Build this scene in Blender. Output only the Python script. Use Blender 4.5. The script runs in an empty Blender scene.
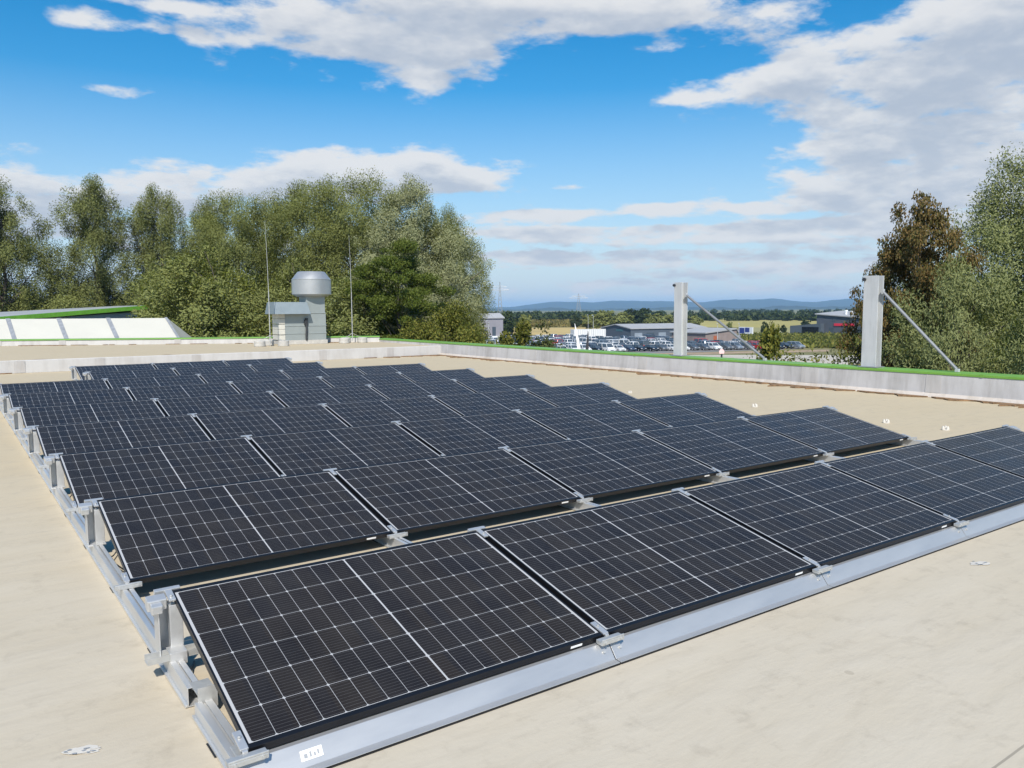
import bpy, math, random
import numpy as np
from mathutils import Vector, Matrix

R = math.radians
rnd = random.Random(7)
scene = bpy.context.scene
col = scene.collection

# ------------------------------------------------------------------ camera
FPX = 796.66
CAM = np.array([-0.821, -2.816, 1.699])
FW = np.array([0.57927, 0.80978, -0.09336])
RT = np.array([0.81309, -0.58211, -0.00500])
UP = np.cross(RT, FW)
cam_d = bpy.data.cameras.new('camera')
cam_d.sensor_width = 36.0
cam_d.lens = FPX / 1024.0 * 36.0
cam_d.clip_start = 0.05
cam_d.clip_end = 40000
cam = bpy.data.objects.new('camera', cam_d)
col.objects.link(cam)
m = Matrix.Identity(4)
for i in range(3):
    m[i][0], m[i][1], m[i][2], m[i][3] = RT[i], UP[i], -FW[i], CAM[i]
cam.matrix_world = m
scene.camera = cam

# ------------------------------------------------------------------ colour management, sun, sky
scene.view_settings.view_transform = 'Standard'
scene.view_settings.look = 'None'
scene.view_settings.gamma = 1.0
scene.view_settings.use_curve_mapping = False
scene.view_settings.exposure = 0.2
scene.cycles.max_bounces = 6
scene.cycles.transparent_max_bounces = 6
scene.cycles.volume_bounces = 1
scene.cycles.sample_clamp_indirect = 6.0

SUN_EL = R(46)
SUN_XY = Vector((-0.55, -0.835)).normalized()
sun_vec = Vector((SUN_XY.x * math.cos(SUN_EL), SUN_XY.y * math.cos(SUN_EL), math.sin(SUN_EL)))
sl = bpy.data.lights.new('sun', 'SUN')
sl.energy = 4.8
sl.angle = R(0.53)
sl.color = (1.0, 0.955, 0.88)
so = bpy.data.objects.new('sun', sl)
so.rotation_euler = sun_vec.to_track_quat('Z', 'Y').to_euler()
so.location = (-20, -40, 40)
col.objects.link(so)


def pix_dir(u, v):
    d = FW + RT * (u - 512) / FPX - UP * (v - 384) / FPX
    return d / np.linalg.norm(d)


world = bpy.data.worlds.new('World')
scene.world = world
world.use_nodes = True
wn, wl = world.node_tree.nodes, world.node_tree.links
wn.clear()


def N(nodes, links, typ, ins=None, **kw):
    n = nodes.new(typ)
    for k, val in kw.items():
        setattr(n, k, val)
    for k, val in (ins or {}).items():
        if isinstance(val, bpy.types.NodeSocket):
            links.new(val, n.inputs[k])
        else:
            n.inputs[k].default_value = val
    return n


def build_world():
    def W(typ, ins=None, **kw):
        return N(wn, wl, typ, ins, **kw)

    def M(op, a, b=0.0, c=None, clamp=False):
        ins = {0: a, 1: b}
        if c is not None:
            ins[2] = c
        return W('ShaderNodeMath', ins, operation=op, use_clamp=clamp).outputs[0]

    def V(op, a, b=(0, 0, 0)):
        return W('ShaderNodeVectorMath', {0: a, 1: b}, operation=op)
    sky = W('ShaderNodeTexSky', sky_type='NISHITA')
    sky.sun_disc = False
    sky.sun_elevation = SUN_EL
    sky.sun_rotation = math.atan2(SUN_XY.x, SUN_XY.y)
    sky.air_density = 1.0
    sky.dust_density = 0.6
    sky.ozone_density = 2.5
    hs = W('ShaderNodeHueSaturation', {'Hue': 0.494, 'Saturation': 1.5, 'Value': 1.0, 'Color': sky.outputs[0]})
    tc = W('ShaderNodeTexCoord')
    sep = W('ShaderNodeSeparateXYZ', {0: tc.outputs['Generated']})
    az = M('ARCTAN2', sep.outputs[0], sep.outputs[1])
    el = M('ARCSINE', sep.outputs[2])
    ae = W('ShaderNodeCombineXYZ', {0: az, 1: el, 2: 0.0}).outputs[0]
    # cloud banks: bearing, elevation, half sizes, strength (placed in the sky dome)
    banks = []

    def bank(u, v, du, dv, s):
        d = pix_dir(u, v)
        e = math.asin(d[2])
        banks.append((math.atan2(d[0], d[1]), e, du / FPX / math.cos(e) * .9, dv / FPX * .9, s))
    for b in ((455, 12, 150, 28, 1.3), (390, 48, 95, 26, 1.05), (438, 85, 38, 20, .9), (600, 8, 110, 20, 1.05), (690, 6, 60, 14, .8), (350, 10, 60, 26, .8),
              (925, 85, 105, 46, 1.6), (1020, 40, 110, 55, 1.1), (735, 88, 48, 13, 1.1), (685, 100, 26, 6, .95), (800, 75, 60, 22, 1.0), (1000, 150, 140, 40, 1.6),
              (885, 185, 70, 12, .95), (1100, 190, 180, 40, 1.2), (920, 120, 80, 24, .6), (740, 150, 60, 18, -.35),
              (330, 172, 130, 20, 1.25), (440, 178, 85, 18, 1.05), (420, 152, 40, 12, .8), (230, 188, 90, 18, .9),
              (60, 190, 110, 17, 1.1), (-60, 200, 120, 30, 1.0),
              (95, 22, 42, 12, 1.15), (215, 38, 60, 9, 1.0), (290, 30, 30, 14, .7), (105, 88, 36, 6, 1.05), (160, 5, 45, 7, .9),
              (660, 50, 24, 8, .95), (745, 26, 46, 15, .95), (790, 8, 40, 8, .5), (690, 58, 60, 12, -.3), (865, 6, 26, 14, -.4), (590, 130, 120, 45, -.5), (200, 115, 160, 30, -.25),
              (570, 187, 20, 4, .8), (655, 208, 40, 7, 1.1), (760, 207, 62, 7, 1.1), (540, 215, 70, 6, 1.0), (560, 233, 120, 10, 1.1), (500, 190, 40, 5, .6),
              (720, 234, 120, 13, 1.15), (850, 235, 80, 12, 1.0), (600, 258, 150, 9, .95), (680, 222, 200, 3, -.5), (680, 247, 220, 3.5, -.5), (850, 212, 90, 3, -.5), (810, 268, 45, 8, 1.1), (870, 266, 34, 6, 1.0), (690, 274, 60, 6, .8), (620, 284, 80, 5, .7), (780, 290, 60, 5, .75), (840, 298, 30, 4, .7),
              (740, 290, 300, 12, .35), (585, 289, 16, 6, .6), (700, 262, 100, 10, .5), (930, 210, 80, 18, .8), (170, 235, 260, 30, .45),
              (520, 250, 60, 30, .4)):
        bank(*b)

    def density(vec, noise_vec):
        tot = None
        for (a0, e0, sa, se, s) in banks:
            d = V('SUBTRACT', vec, (a0, e0, 0)).outputs[0]
            d = V('MULTIPLY', d, (1 / sa, 1 / se, 0)).outputs[0]
            q = V('DOT_PRODUCT', d, d).outputs[1]
            g = M('MULTIPLY', M('POWER', 2.71828, M('MULTIPLY', q, -0.8)), s)
            tot = g if tot is None else M('ADD', tot, g)
        tot = M('MINIMUM', tot, 1.3)
        n1 = W('ShaderNodeTexNoise', {'Vector': noise_vec, 'Scale': 9.5, 'Detail': 10.0, 'Roughness': 0.56, 'Distortion': 0.0})
        n2 = W('ShaderNodeTexNoise', {'Vector': noise_vec, 'Scale': 28.0, 'Detail': 8.0, 'Roughness': 0.6})
        nn = M('ADD', M('MULTIPLY', M('SUBTRACT', n1.outputs[0], 0.5), 2.9), M('MULTIPLY', M('SUBTRACT', n2.outputs[0], 0.5), 1.1))
        return M('ADD', tot, nn), tot, n1.outputs[0]
    # squash the noise vertically so that far clouds look flat
    pk = M('DIVIDE', 0.55, M('ADD', M('MAXIMUM', sep.outputs[2], 0.0), 0.24))
    nv = W('ShaderNodeCombineXYZ', {0: M('MULTIPLY', sep.outputs[0], pk), 1: M('MULTIPLY', sep.outputs[1], pk), 2: M('MULTIPLY', sep.outputs[2], 1.6)}).outputs[0]
    nv2 = V('ADD', nv, (-0.012, -0.02, 0.05)).outputs[0]
    ae2 = V('ADD', ae, (-0.012, 0.022, 0)).outputs[0]
    d1, t1, n1 = density(ae, nv)
    d2, t2, n2 = density(ae2, nv2)
    mask = W('ShaderNodeMapRange', {'Value': d1, 'From Min': 0.42, 'From Max': 1.1}, interpolation_type='SMOOTHSTEP').outputs[0]
    shade = W('ShaderNodeMapRange', {'Value': d2, 'From Min': 0.35, 'From Max': 1.75}, interpolation_type='SMOOTHSTEP').outputs[0]
    cr = W('ShaderNodeMixRGB', {'Fac': shade, 'Color1': (0.72, 0.72, 0.72, 1), 'Color2': (0.42, 0.47, 0.55, 1)})
    # nearer the horizon the clouds are dimmer and bluer
    low = W('ShaderNodeMapRange', {'Value': el, 'From Min': 0.0, 'From Max': 0.2, 'To Min': 0.45, 'To Max': 0.0}).outputs[0]
    cr2 = W('ShaderNodeMixRGB', {'Fac': low, 'Color1': cr.outputs[0], 'Color2': (0.52, 0.56, 0.64, 1)})
    # hazy blue-white air low in the sky
    lowair = W('ShaderNodeMapRange', {'Value': el, 'From Min': 0.0, 'From Max': 0.26, 'To Min': 0.85, 'To Max': 0.0}).outputs[0]
    skyc = W('ShaderNodeMixRGB', {'Fac': lowair, 'Color1': hs.outputs[0], 'Color2': (3.9, 4.7, 5.8, 1)})
    bg1 = W('ShaderNodeBackground', {'Color': skyc.outputs[0], 'Strength': 0.125})
    bg2 = W('ShaderNodeBackground', {'Color': cr2.outputs[0], 'Strength': 1.0})
    mk = M('MULTIPLY', mask, 0.93)
    above = W('ShaderNodeMapRange', {'Value': el, 'From Min': -0.01, 'From Max': 0.02}).outputs[0]
    mk = M('MULTIPLY', mk, above)
    mx = W('ShaderNodeMixShader', {0: mk, 1: bg1.outputs[0], 2: bg2.outputs[0]})
    out = W('ShaderNodeOutputWorld', {0: mx.outputs[0]})


build_world()
world.cycles.sampling_method = 'MANUAL'
world.cycles.sample_map_resolution = 512

# ------------------------------------------------------------------ helpers


def at(u, dist):
    """World xy at horizontal distance dist along the bearing of picture column u."""
    d = FW + RT * (u - 512) / FPX - UP * (309 - 384) / FPX
    h = math.hypot(d[0], d[1])
    return np.array([CAM[0] + d[0] / h * dist, CAM[1] + d[1] / h * dist])


def zat(u, v, dist):
    d = FW + RT * (u - 512) / FPX - UP * (v - 384) / FPX
    return CAM[2] + d[2] / math.hypot(d[0], d[1]) * dist


def tag(o, label=None, cat=None, group=None, kind=None):
    if label:
        o['label'] = label
    if cat:
        o['category'] = cat
    if group:
        o['group'] = group
    if kind:
        o['kind'] = kind
    return o


def empty(name, loc=(0, 0, 0), rot=(0, 0, 0), parent=None):
    o = bpy.data.objects.new(name, None)
    o.empty_display_size = 0.2
    o.location = loc
    o.rotation_euler = rot
    col.objects.link(o)
    if parent:
        o.parent = parent
    return o


def copy_tree(root, loc=None, rot=None):
    c = root.copy()
    col.objects.link(c)
    if loc is not None:
        c.location = loc
    if rot is not None:
        c.rotation_euler = rot
    for ch in list(root.children):
        k = ch.copy()
        col.objects.link(k)
        k.parent = c
        for g in list(ch.children):
            d = g.copy()
            col.objects.link(d)
            d.parent = k
    return c


class MB:
    """collects shapes; build() links them as one mesh object"""

    def __init__(s):
        s.v, s.f, s.mi = [], [], []

    def add(s, verts, faces, mi=0):
        b = len(s.v)
        s.v += [tuple(float(c) for c in p) for p in verts]
        for f in faces:
            s.f.append([b + i for i in f])
            s.mi.append(mi)
        return s

    def box(s, x0, x1, y0, y1, z0, z1, mi=0, mat=None):
        vs = [(x0, y0, z0), (x1, y0, z0), (x1, y1, z0), (x0, y1, z0), (x0, y0, z1), (x1, y0, z1), (x1, y1, z1), (x0, y1, z1)]
        if mat is not None:
            vs = [tuple(mat @ Vector(p)) for p in vs]
        return s.add(vs, [(0, 3, 2, 1), (4, 5, 6, 7), (0, 1, 5, 4), (1, 2, 6, 5), (2, 3, 7, 6), (3, 0, 4, 7)], mi)

    def prism(s, prof, x0, x1, axis='x', mi=0):
        """profile of 2D points (counter-clockwise), extruded along an axis"""
        n = len(prof)

        def P(t, p):
            if axis == 'x':
                return (t, p[0], p[1])
            if axis == 'y':
                return (p[0], t, p[1])
            return (p[0], p[1], t)
        vs = [P(x0, p) for p in prof] + [P(x1, p) for p in prof]
        fs = [tuple(range(n))[::-1], tuple(range(n, 2 * n))]
        fs += [(i, (i + 1) % n, n + (i + 1) % n, n + i) for i in range(n)]
        return s.add(vs, fs, mi)

    def lathe(s, prof, n=24, c=(0, 0, 0), mi=0):
        vs = []
        for (r, z) in prof:
            for k in range(n):
                a = 2 * math.pi * k / n
                vs.append((c[0] + r * math.cos(a), c[1] + r * math.sin(a), c[2] + z))
        fs = []
        for j in range(len(prof) - 1):
            for k in range(n):
                k2 = (k + 1) % n
                fs.append((j * n + k, j * n + k2, (j + 1) * n + k2, (j + 1) * n + k))
        fs.append(tuple(range(n))[::-1])
        fs.append(tuple(range((len(prof) - 1) * n, len(prof) * n)))
        return s.add(vs, fs, mi)

    def tube(s, pts, rad, n=8, mi=0):
        pts = [Vector(p) for p in pts]
        rads = rad if isinstance(rad, (list, tuple)) else [rad] * len(pts)
        vs, fs = [], []
        for i, p in enumerate(pts):
            t = (pts[min(i + 1, len(pts) - 1)] - pts[max(i - 1, 0)]).normalized()
            a = t.orthogonal().normalized() if i == 0 else (prev - t * prev.dot(t)).normalized()
            prev = a
            b = t.cross(a)
            for k in range(n):
                th = 2 * math.pi * k / n
                vs.append(p + (a * math.cos(th) + b * math.sin(th)) * rads[i])
        for i in range(len(pts) - 1):
            for k in range(n):
                k2 = (k + 1) % n
                fs.append((i * n + k, i * n + k2, (i + 1) * n + k2, (i + 1) * n + k))
        fs.append(tuple(range(n))[::-1])
        fs.append(tuple(range((len(pts) - 1) * n, len(pts) * n)))
        return s.add(vs, fs, mi)

    def build(s, name, mats, parent=None, smooth=False, bevel=0.0, loc=None, rot=None):
        me = bpy.data.meshes.new(name)
        me.from_pydata(s.v, [], s.f)
        if not isinstance(mats, (list, tuple)):
            mats = [mats]
        for mm in mats:
            me.materials.append(mm)
        me.polygons.foreach_set('material_index', s.mi)
        if smooth:
            me.polygons.foreach_set('use_smooth', [True] * len(s.f))
        me.update()
        o = bpy.data.objects.new(name, me)
        col.objects.link(o)
        if parent:
            o.parent = parent
        if loc is not None:
            o.location = loc
        if rot is not None:
            o.rotation_euler = rot
        if bevel:
            b = o.modifiers.new('bevel', 'BEVEL')
            b.width = bevel
            b.segments = 2
            b.limit_method = 'ANGLE'
            b.angle_limit = R(35)
        if smooth:
            e = o.modifiers.new('split', 'EDGE_SPLIT')
            e.split_angle = R(27)
        return o


# ------------------------------------------------------------------ materials


def nodes_of(name):
    mt = bpy.data.materials.new(name)
    mt.use_nodes = True
    nt = mt.node_tree
    nt.nodes.clear()
    out = nt.nodes.new('ShaderNodeOutputMaterial')
    b = nt.nodes.new('ShaderNodeBsdfPrincipled')
    nt.links.new(b.outputs[0], out.inputs[0])

    def X(typ, ins=None, **kw):
        return N(nt.nodes, nt.links, typ, ins, **kw)

    def M(op, a, bb=0.0, c=None, clamp=False):
        ins = {0: a, 1: bb}
        if c is not None:
            ins[2] = c
        return X('ShaderNodeMath', ins, operation=op, use_clamp=clamp).outputs[0]
    return mt, nt, b, X, M, out


def c4(c):
    return (c[0], c[1], c[2], 1.0)


def mat(name, c, rough=0.6, metal=0.0, amt=0.15, scale=4.0, bump=0.0, spec=0.5, stretch=(1, 1, 1), c2=None):
    mt, nt, b, X, M, out = nodes_of(name)
    tc = X('ShaderNodeTexCoord')
    mp = X('ShaderNodeMapping', {'Vector': tc.outputs['Object'], 'Scale': stretch})
    n = X('ShaderNodeTexNoise', {'Vector': mp.outputs[0], 'Scale': scale, 'Detail': 8.0, 'Roughness': 0.62})
    lo = c2 or tuple(x * (1 - amt) for x in c)
    hi = c if c2 else tuple(min(1, x * (1 + amt)) for x in c)
    f = X('ShaderNodeMapRange', {'Value': n.outputs[0], 'From Min': 0.3, 'From Max': 0.7}).outputs[0]
    mx = X('ShaderNodeMixRGB', {'Fac': f, 'Color1': c4(lo), 'Color2': c4(hi)})
    nt.links.new(mx.outputs[0], b.inputs['Base Color'])
    b.inputs['Metallic'].default_value = metal
    b.inputs['Specular IOR Level'].default_value = spec
    rr = X('ShaderNodeMapRange', {'Value': n.outputs[0], 'From Min': 0.2, 'From Max': 0.8, 'To Min': max(0.03, rough - 0.08), 'To Max': min(1, rough + 0.08)})
    nt.links.new(rr.outputs[0], b.inputs['Roughness'])
    if bump:
        bp = X('ShaderNodeBump', {'Strength': bump, 'Distance': 0.02, 'Height': n.outputs[0]})
        nt.links.new(bp.outputs[0], b.inputs['Normal'])
    return mt


def pv_material():
    """half cut cells: 18 x 6 grid, pale gaps, clipped corners, fine busbars"""
    mt, nt, b, X, M, out = nodes_of('solar_cells')
    tc = X('ShaderNodeTexCoord')
    sp = X('ShaderNodeSeparateXYZ', {0: tc.outputs['Object']})
    L, W = 1.722, 1.134
    xx = M('SUBTRACT', M('ABSOLUTE', M('SUBTRACT', sp.outputs[0], L / 2)), 0.0034)       # from the middle gap outwards
    yy = M('SUBTRACT', sp.outputs[1], 0.0120)
    px, py = 0.0930, 0.1850
    cx = M('DIVIDE', xx, px)
    cy = M('DIVIDE', yy, py)
    fx = M('MULTIPLY', M('SUBTRACT', M('FRACT', cx), 0.5), px)
    fy = M('MULTIPLY', M('SUBTRACT', M('FRACT', cy), 0.5), py)
    ax, ay = M('ABSOLUTE', fx), M('ABSOLUTE', fy)
    hx, hy = px / 2 - 0.0009, py / 2 - 0.0010
    gx = M('GREATER_THAN', ax, hx)
    gy = M('GREATER_THAN', ay, hy)
    gc = M('GREATER_THAN', M('ADD', ax, ay), hx + hy - 0.0062)
    gap = M('MAXIMUM', M('MAXIMUM', gx, gy), gc)
    # outside of the cell field
    o1 = M('LESS_THAN', xx, 0.0)
    o2 = M('GREATER_THAN', xx, px * 9)
    o3 = M('LESS_THAN', yy, 0.0)
    o4 = M('GREATER_THAN', yy, py * 6)
    outl = M('MAXIMUM', M('MAXIMUM', o1, o2), M('MAXIMUM', o3, o4))
    gap = M('MAXIMUM', gap, outl)
    bus = M('PINGPONG', M('ADD', fy, 1.0), 0.00917)
    bl = M('LESS_THAN', bus, 0.0006)
    idx = X('ShaderNodeCombineXYZ', {0: M('FLOOR', M('DIVIDE', sp.outputs[0], px)), 1: M('FLOOR', cy), 2: 0.0})
    oi = X('ShaderNodeObjectInfo')
    idx2 = X('ShaderNodeVectorMath', {0: idx.outputs[0], 1: oi.outputs['Location']}, operation='ADD')
    wn_ = X('ShaderNodeTexWhiteNoise', {'Vector': idx2.outputs[0]})
    ramp = X('ShaderNodeMixRGB', {'Fac': wn_.outputs[0], 'Color1': (0.0085, 0.0088, 0.0125, 1), 'Color2': (0.0140, 0.0118, 0.0120, 1)})
    busm = X('ShaderNodeMixRGB', {'Fac': M('MULTIPLY', bl, 0.5), 'Color1': ramp.outputs[0], 'Color2': (0.16, 0.16, 0.16, 1)})
    # the pale gaps are the backsheet seen through the glass
    gm = X('ShaderNodeMixRGB', {'Fac': gap, 'Color1': busm.outputs[0], 'Color2': (0.42, 0.42, 0.42, 1)})
    # thin dust film
    ns = X('ShaderNodeTexNoise', {'Vector': tc.outputs['Object'], 'Scale': 3.0, 'Detail': 7.0, 'Roughness': 0.65})
    df = X('ShaderNodeMapRange', {'Value': ns.outputs[0], 'From Min': 0.35, 'From Max': 0.75, 'To Min': 0.015, 'To Max': 0.05})
    dm = X('ShaderNodeMixRGB', {'Fac': df.outputs[0], 'Color1': gm.outputs[0], 'Color2': (0.42, 0.38, 0.32, 1)})
    nt.links.new(dm.outputs[0], b.inputs['Base Color'])
    b.inputs['IOR'].default_value = 1.17
    b.inputs['Specular Tint'].default_value = (1.0, 0.77, 0.57, 1)
    rg = X('ShaderNodeMapRange', {'Value': ns.outputs[0], 'From Min': 0.3, 'From Max': 0.7, 'To Min': 0.16, 'To Max': 0.28})
    nt.links.new(rg.outputs[0], b.inputs['Roughness'])
    return mt


def roof_material():
    mt, nt, b, X, M, out = nodes_of('roof_membrane')
    tc = X('ShaderNodeTexCoord')
    P = tc.outputs['Object']
    sp = X('ShaderNodeSeparateXYZ', {0: P})
    warp = X('ShaderNodeTexNoise', {'Vector': P, 'Scale': 0.9, 'Detail': 5.0})
    wv = X('ShaderNodeMixRGB', {'Fac': 0.12, 'Color1': P, 'Color2': warp.outputs['Color']})
    st = X('ShaderNodeMapping', {'Vector': wv.outputs[0], 'Scale': (0.8, 2.4, 1), 'Rotation': (0, 0, R(12))})
    n1 = X('ShaderNodeTexNoise', {'Vector': st.outputs[0], 'Scale': 1.1, 'Detail': 10.0, 'Roughness': 0.62})
    n2 = X('ShaderNodeTexNoise', {'Vector': wv.outputs[0], 'Scale': 7.0, 'Detail': 9.0, 'Roughness': 0.7})
    n3 = X('ShaderNodeTexNoise', {'Vector': wv.outputs[0], 'Scale': 0.35, 'Detail': 4.0})
    fine = X('ShaderNodeTexNoise', {'Vector': P, 'Scale': 140.0, 'Detail': 3.0})
    f1 = X('ShaderNodeMapRange', {'Value': n1.outputs[0], 'From Min': 0.32, 'From Max': 0.68}).outputs[0]
    c1 = X('ShaderNodeMixRGB', {'Fac': f1, 'Color1': (0.475, 0.405, 0.295, 1), 'Color2': (0.525, 0.462, 0.36, 1)})
    f3 = X('ShaderNodeMapRange', {'Value': n3.outputs[0], 'From Min': 0.35, 'From Max': 0.65}).outputs[0]
    c2 = X('ShaderNodeMixRGB', {'Fac': M('MULTIPLY', f3, 0.5), 'Color1': c1.outputs[0], 'Color2': (0.53, 0.475, 0.38, 1)})
    # yellower tint over the further part of the membrane
    far = X('ShaderNodeMapRange', {'Value': M('ADD', M('ADD', sp.outputs[1], M('MULTIPLY', sp.outputs[0], 0.5)), M('MULTIPLY', n3.outputs[0], 4.0)),
                                   'From Min': 3.0, 'From Max': 10.0}).outputs[0]
    c3 = X('ShaderNodeMixRGB', {'Fac': M('MULTIPLY', far, 0.75), 'Color1': c2.outputs[0], 'Color2': (0.50, 0.405, 0.255, 1)})
    # grey-brown dirt veils
    f2 = X('ShaderNodeMapRange', {'Value': n2.outputs[0], 'From Min': 0.54, 'From Max': 0.80}).outputs[0]
    c5 = X('ShaderNodeMixRGB', {'Fac': M('MULTIPLY', f2, 0.55), 'Color1': c3.outputs[0], 'Color2': (0.30, 0.255, 0.19, 1)})
    # welded laps between membrane sheets
    lap = M('PINGPONG', M('ADD', M('ADD', sp.outputs[1], 30.92), M('MULTIPLY', warp.outputs[0], 0.02)), 7.34)
    lm = M('LESS_THAN', lap, 0.005)
    c6 = X('ShaderNodeMixRGB', {'Fac': M('MULTIPLY', lm, 0.55), 'Color1': c5.outputs[0], 'Color2': (0.16, 0.14, 0.11, 1)})
    vo = X('ShaderNodeTexVoronoi', {'Vector': wv.outputs[0], 'Scale': 1.4})
    spot = M('LESS_THAN', vo.outputs['Distance'], 0.028)
    wsp = X('ShaderNodeMapping', {'Vector': wv.outputs[0], 'Scale': (1.6, 9.0, 1), 'Rotation': (0, 0, R(-22))})
    n4 = X('ShaderNodeTexNoise', {'Vector': wsp.outputs[0], 'Scale': 1.6, 'Detail': 9.0, 'Roughness': 0.68})
    f4 = X('ShaderNodeMapRange', {'Value': n4.outputs[0], 'From Min': 0.50, 'From Max': 0.72}).outputs[0]
    c6 = X('ShaderNodeMixRGB', {'Fac': M('MULTIPLY', f4, 0.3), 'Color1': c6.outputs[0], 'Color2': (0.36, 0.31, 0.235, 1)})
    c7 = X('ShaderNodeMixRGB', {'Fac': M('MULTIPLY', spot, 0.35), 'Color1': c6.outputs[0], 'Color2': (0.25, 0.21, 0.15, 1)})
    nt.links.new(c7.outputs[0], b.inputs['Base Color'])
    b.inputs['Roughness'].default_value = 0.75
    b.inputs['Specular IOR Level'].default_value = 0.3
    hgt = M('ADD', M('MULTIPLY', n1.outputs[0], 1.0), M('ADD', M('MULTIPLY', n2.outputs[0], 0.25), M('MULTIPLY', fine.outputs[0], 0.03)))
    bp = X('ShaderNodeBump', {'Strength': 0.35, 'Distance': 0.03, 'Height': hgt})
    nt.links.new(bp.outputs[0], b.inputs['Normal'])
    return mt


def wall_material(name, base, dark):
    mt, nt, b, X, M, out = nodes_of(name)
    tc = X('ShaderNodeTexCoord')
    mp = X('ShaderNodeMapping', {'Vector': tc.outputs['Object'], 'Scale': (1, 1, 0.12)})
    n = X('ShaderNodeTexNoise', {'Vector': mp.outputs[0], 'Scale': 5.0, 'Detail': 8.0, 'Roughness': 0.7})
    n2 = X('ShaderNodeTexNoise', {'Vector': tc.outputs['Object'], 'Scale': 1.3, 'Detail': 6.0})
    f = X('ShaderNodeMapRange', {'Value': M('ADD', n.outputs[0], M('MULTIPLY', M('SUBTRACT', n2.outputs[0], 0.5), 0.8)), 'From Min': 0.42, 'From Max': 0.75})
    mx = X('ShaderNodeMixRGB', {'Fac': f.outputs[0], 'Color1': c4(base), 'Color2': c4(dark)})
    nt.links.new(mx.outputs[0], b.inputs['Base Color'])
    b.inputs['Roughness'].default_value = 0.7
    bp = X('ShaderNodeBump', {'Strength': 0.25, 'Distance': 0.02, 'Height': n.outputs[0]})
    nt.links.new(bp.outputs[0], b.inputs['Normal'])
    return mt


def leaf_material(name, a, b_, c, rev=None, trans=0.35, tint_scale=0.5):
    mt, nt, b, X, M, out = nodes_of(name)
    g = X('ShaderNodeNewGeometry')
    ri = g.outputs['Random Per Island']
    oi = X('ShaderNodeObjectInfo')
    cr = X('ShaderNodeValToRGB', {0: ri})
    e = cr.color_ramp.elements
    e[0].position, e[0].color = 0.0, c4(a)
    e[1].position, e[1].color = 1.0, c4(c)
    mid = cr.color_ramp.elements.new(0.55)
    mid.color = c4(b_)
    tc = X('ShaderNodeTexCoord')
    n = X('ShaderNodeTexNoise', {'Vector': tc.outputs['Object'], 'Scale': tint_scale, 'Detail': 3.0})
    hv = X('ShaderNodeHueSaturation', {'Hue': M('ADD', 0.485, M('MULTIPLY', n.outputs[0], 0.03)),
                                       'Value': M('ADD', 0.82, M('MULTIPLY', oi.outputs['Random'], 0.3)), 'Color': cr.outputs[0]})
    src = hv.outputs[0]
    if rev:
        rv = X('ShaderNodeMixRGB', {'Fac': M('MULTIPLY', g.outputs['Backfacing'], 0.8), 'Color1': src, 'Color2': c4(rev)})
        src = rv.outputs[0]
    nt.links.new(src, b.inputs['Base Color'])
    b.inputs['Roughness'].default_value = 0.6
    b.inputs['Specular IOR Level'].default_value = 0.18
    tr = X('ShaderNodeBsdfTranslucent', {'Color': src})
    ms = X('ShaderNodeMixShader', {0: trans, 1: b.outputs[0], 2: tr.outputs[0]})
    nt.links.new(ms.outputs[0], out.inputs[0])
    return mt


ALU = mat('aluminium', (0.62, 0.62, 0.61), 0.42, 0.6, 0.12, 9, stretch=(1, 0.2, 1))
ALU_DULL = mat('dull_aluminium', (0.52, 0.52, 0.50), 0.5, 0.55, 0.14, 14)
PLATE = mat('aluminium_sheet', (0.50, 0.50, 0.495), 0.42, 0.6, 0.06, 2.5, stretch=(0.6, 3, 3))
FRAME = mat('black_anodised_frame', (0.012, 0.012, 0.014), 0.38, 0.3, 0.15, 6)
CELLS = pv_material()
ROOF = roof_material()
STICK = mat('white_sticker', (0.8, 0.8, 0.78), 0.5, 0, 0.04)
CREAM = mat('weathered_plastic', (0.60, 0.56, 0.49), 0.6, 0, .1)
INK = mat('grey_ink', (0.28, 0.29, 0.30), 0.6)
CABLE = mat('black_cable', (0.015, 0.015, 0.015), 0.5)
PARA = wall_material('parapet_membrane', (0.52, 0.50, 0.485), (0.37, 0.35, 0.33))
PARA_D = wall_material('parapet_lap', (0.49, 0.465, 0.44), (0.36, 0.335, 0.31))
PARA_S = wall_material('step_membrane', (0.49, 0.475, 0.455), (0.40, 0.38, 0.355))
PARA_SD = wall_material('step_lap', (0.44, 0.42, 0.40), (0.36, 0.335, 0.31))
FLASH = wall_material('base_flashing', (0.56, 0.50, 0.44), (0.40, 0.34, 0.27))
LIME = mat('lime_green_coping', (0.16, 0.34, 0.05), 0.45, 0.0, 0.12, 1.5)
GALV = wall_material('galvanised_steel', (0.50, 0.51, 0.51), (0.33, 0.34, 0.34))
GALV_D = mat('weathered_galvanised_tube', (0.34, 0.35, 0.36), 0.5, 0.4, 0.15, 6)
GALV_B = mat('dull_brace_tube', (0.22, 0.23, 0.24), 0.55, 0.3, 0.15, 6)
MOSS = mat('dry_moss_dirt', (0.20, 0.12, 0.06), 0.95, 0, 0.5, 9, bump=0.8)
DUCT = mat('zinc_duct_sheet', (0.30, 0.33, 0.32), 0.5, 0.25, 0.05, 3)
DUCT_L = mat('spun_aluminium_hood', (0.50, 0.50, 0.49), 0.42, 0.65, 0.05, 2)
CONC = mat('concrete', (0.46, 0.44, 0.40), 0.85, 0, 0.15, 8, bump=0.4)
ACR = mat('opal_skylight_sheet', (0.53, 0.51, 0.44), 0.4, 0, 0.03, 1)
WHITE = mat('white_paint', (0.78, 0.78, 0.76), 0.5, 0, 0.05)
OFFW = mat('off_white_sheet', (0.6, 0.6, 0.58), 0.6, 0, .06)
PARTD = mat('dark_opening', (0.03, 0.032, 0.035), 0.5)

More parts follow.
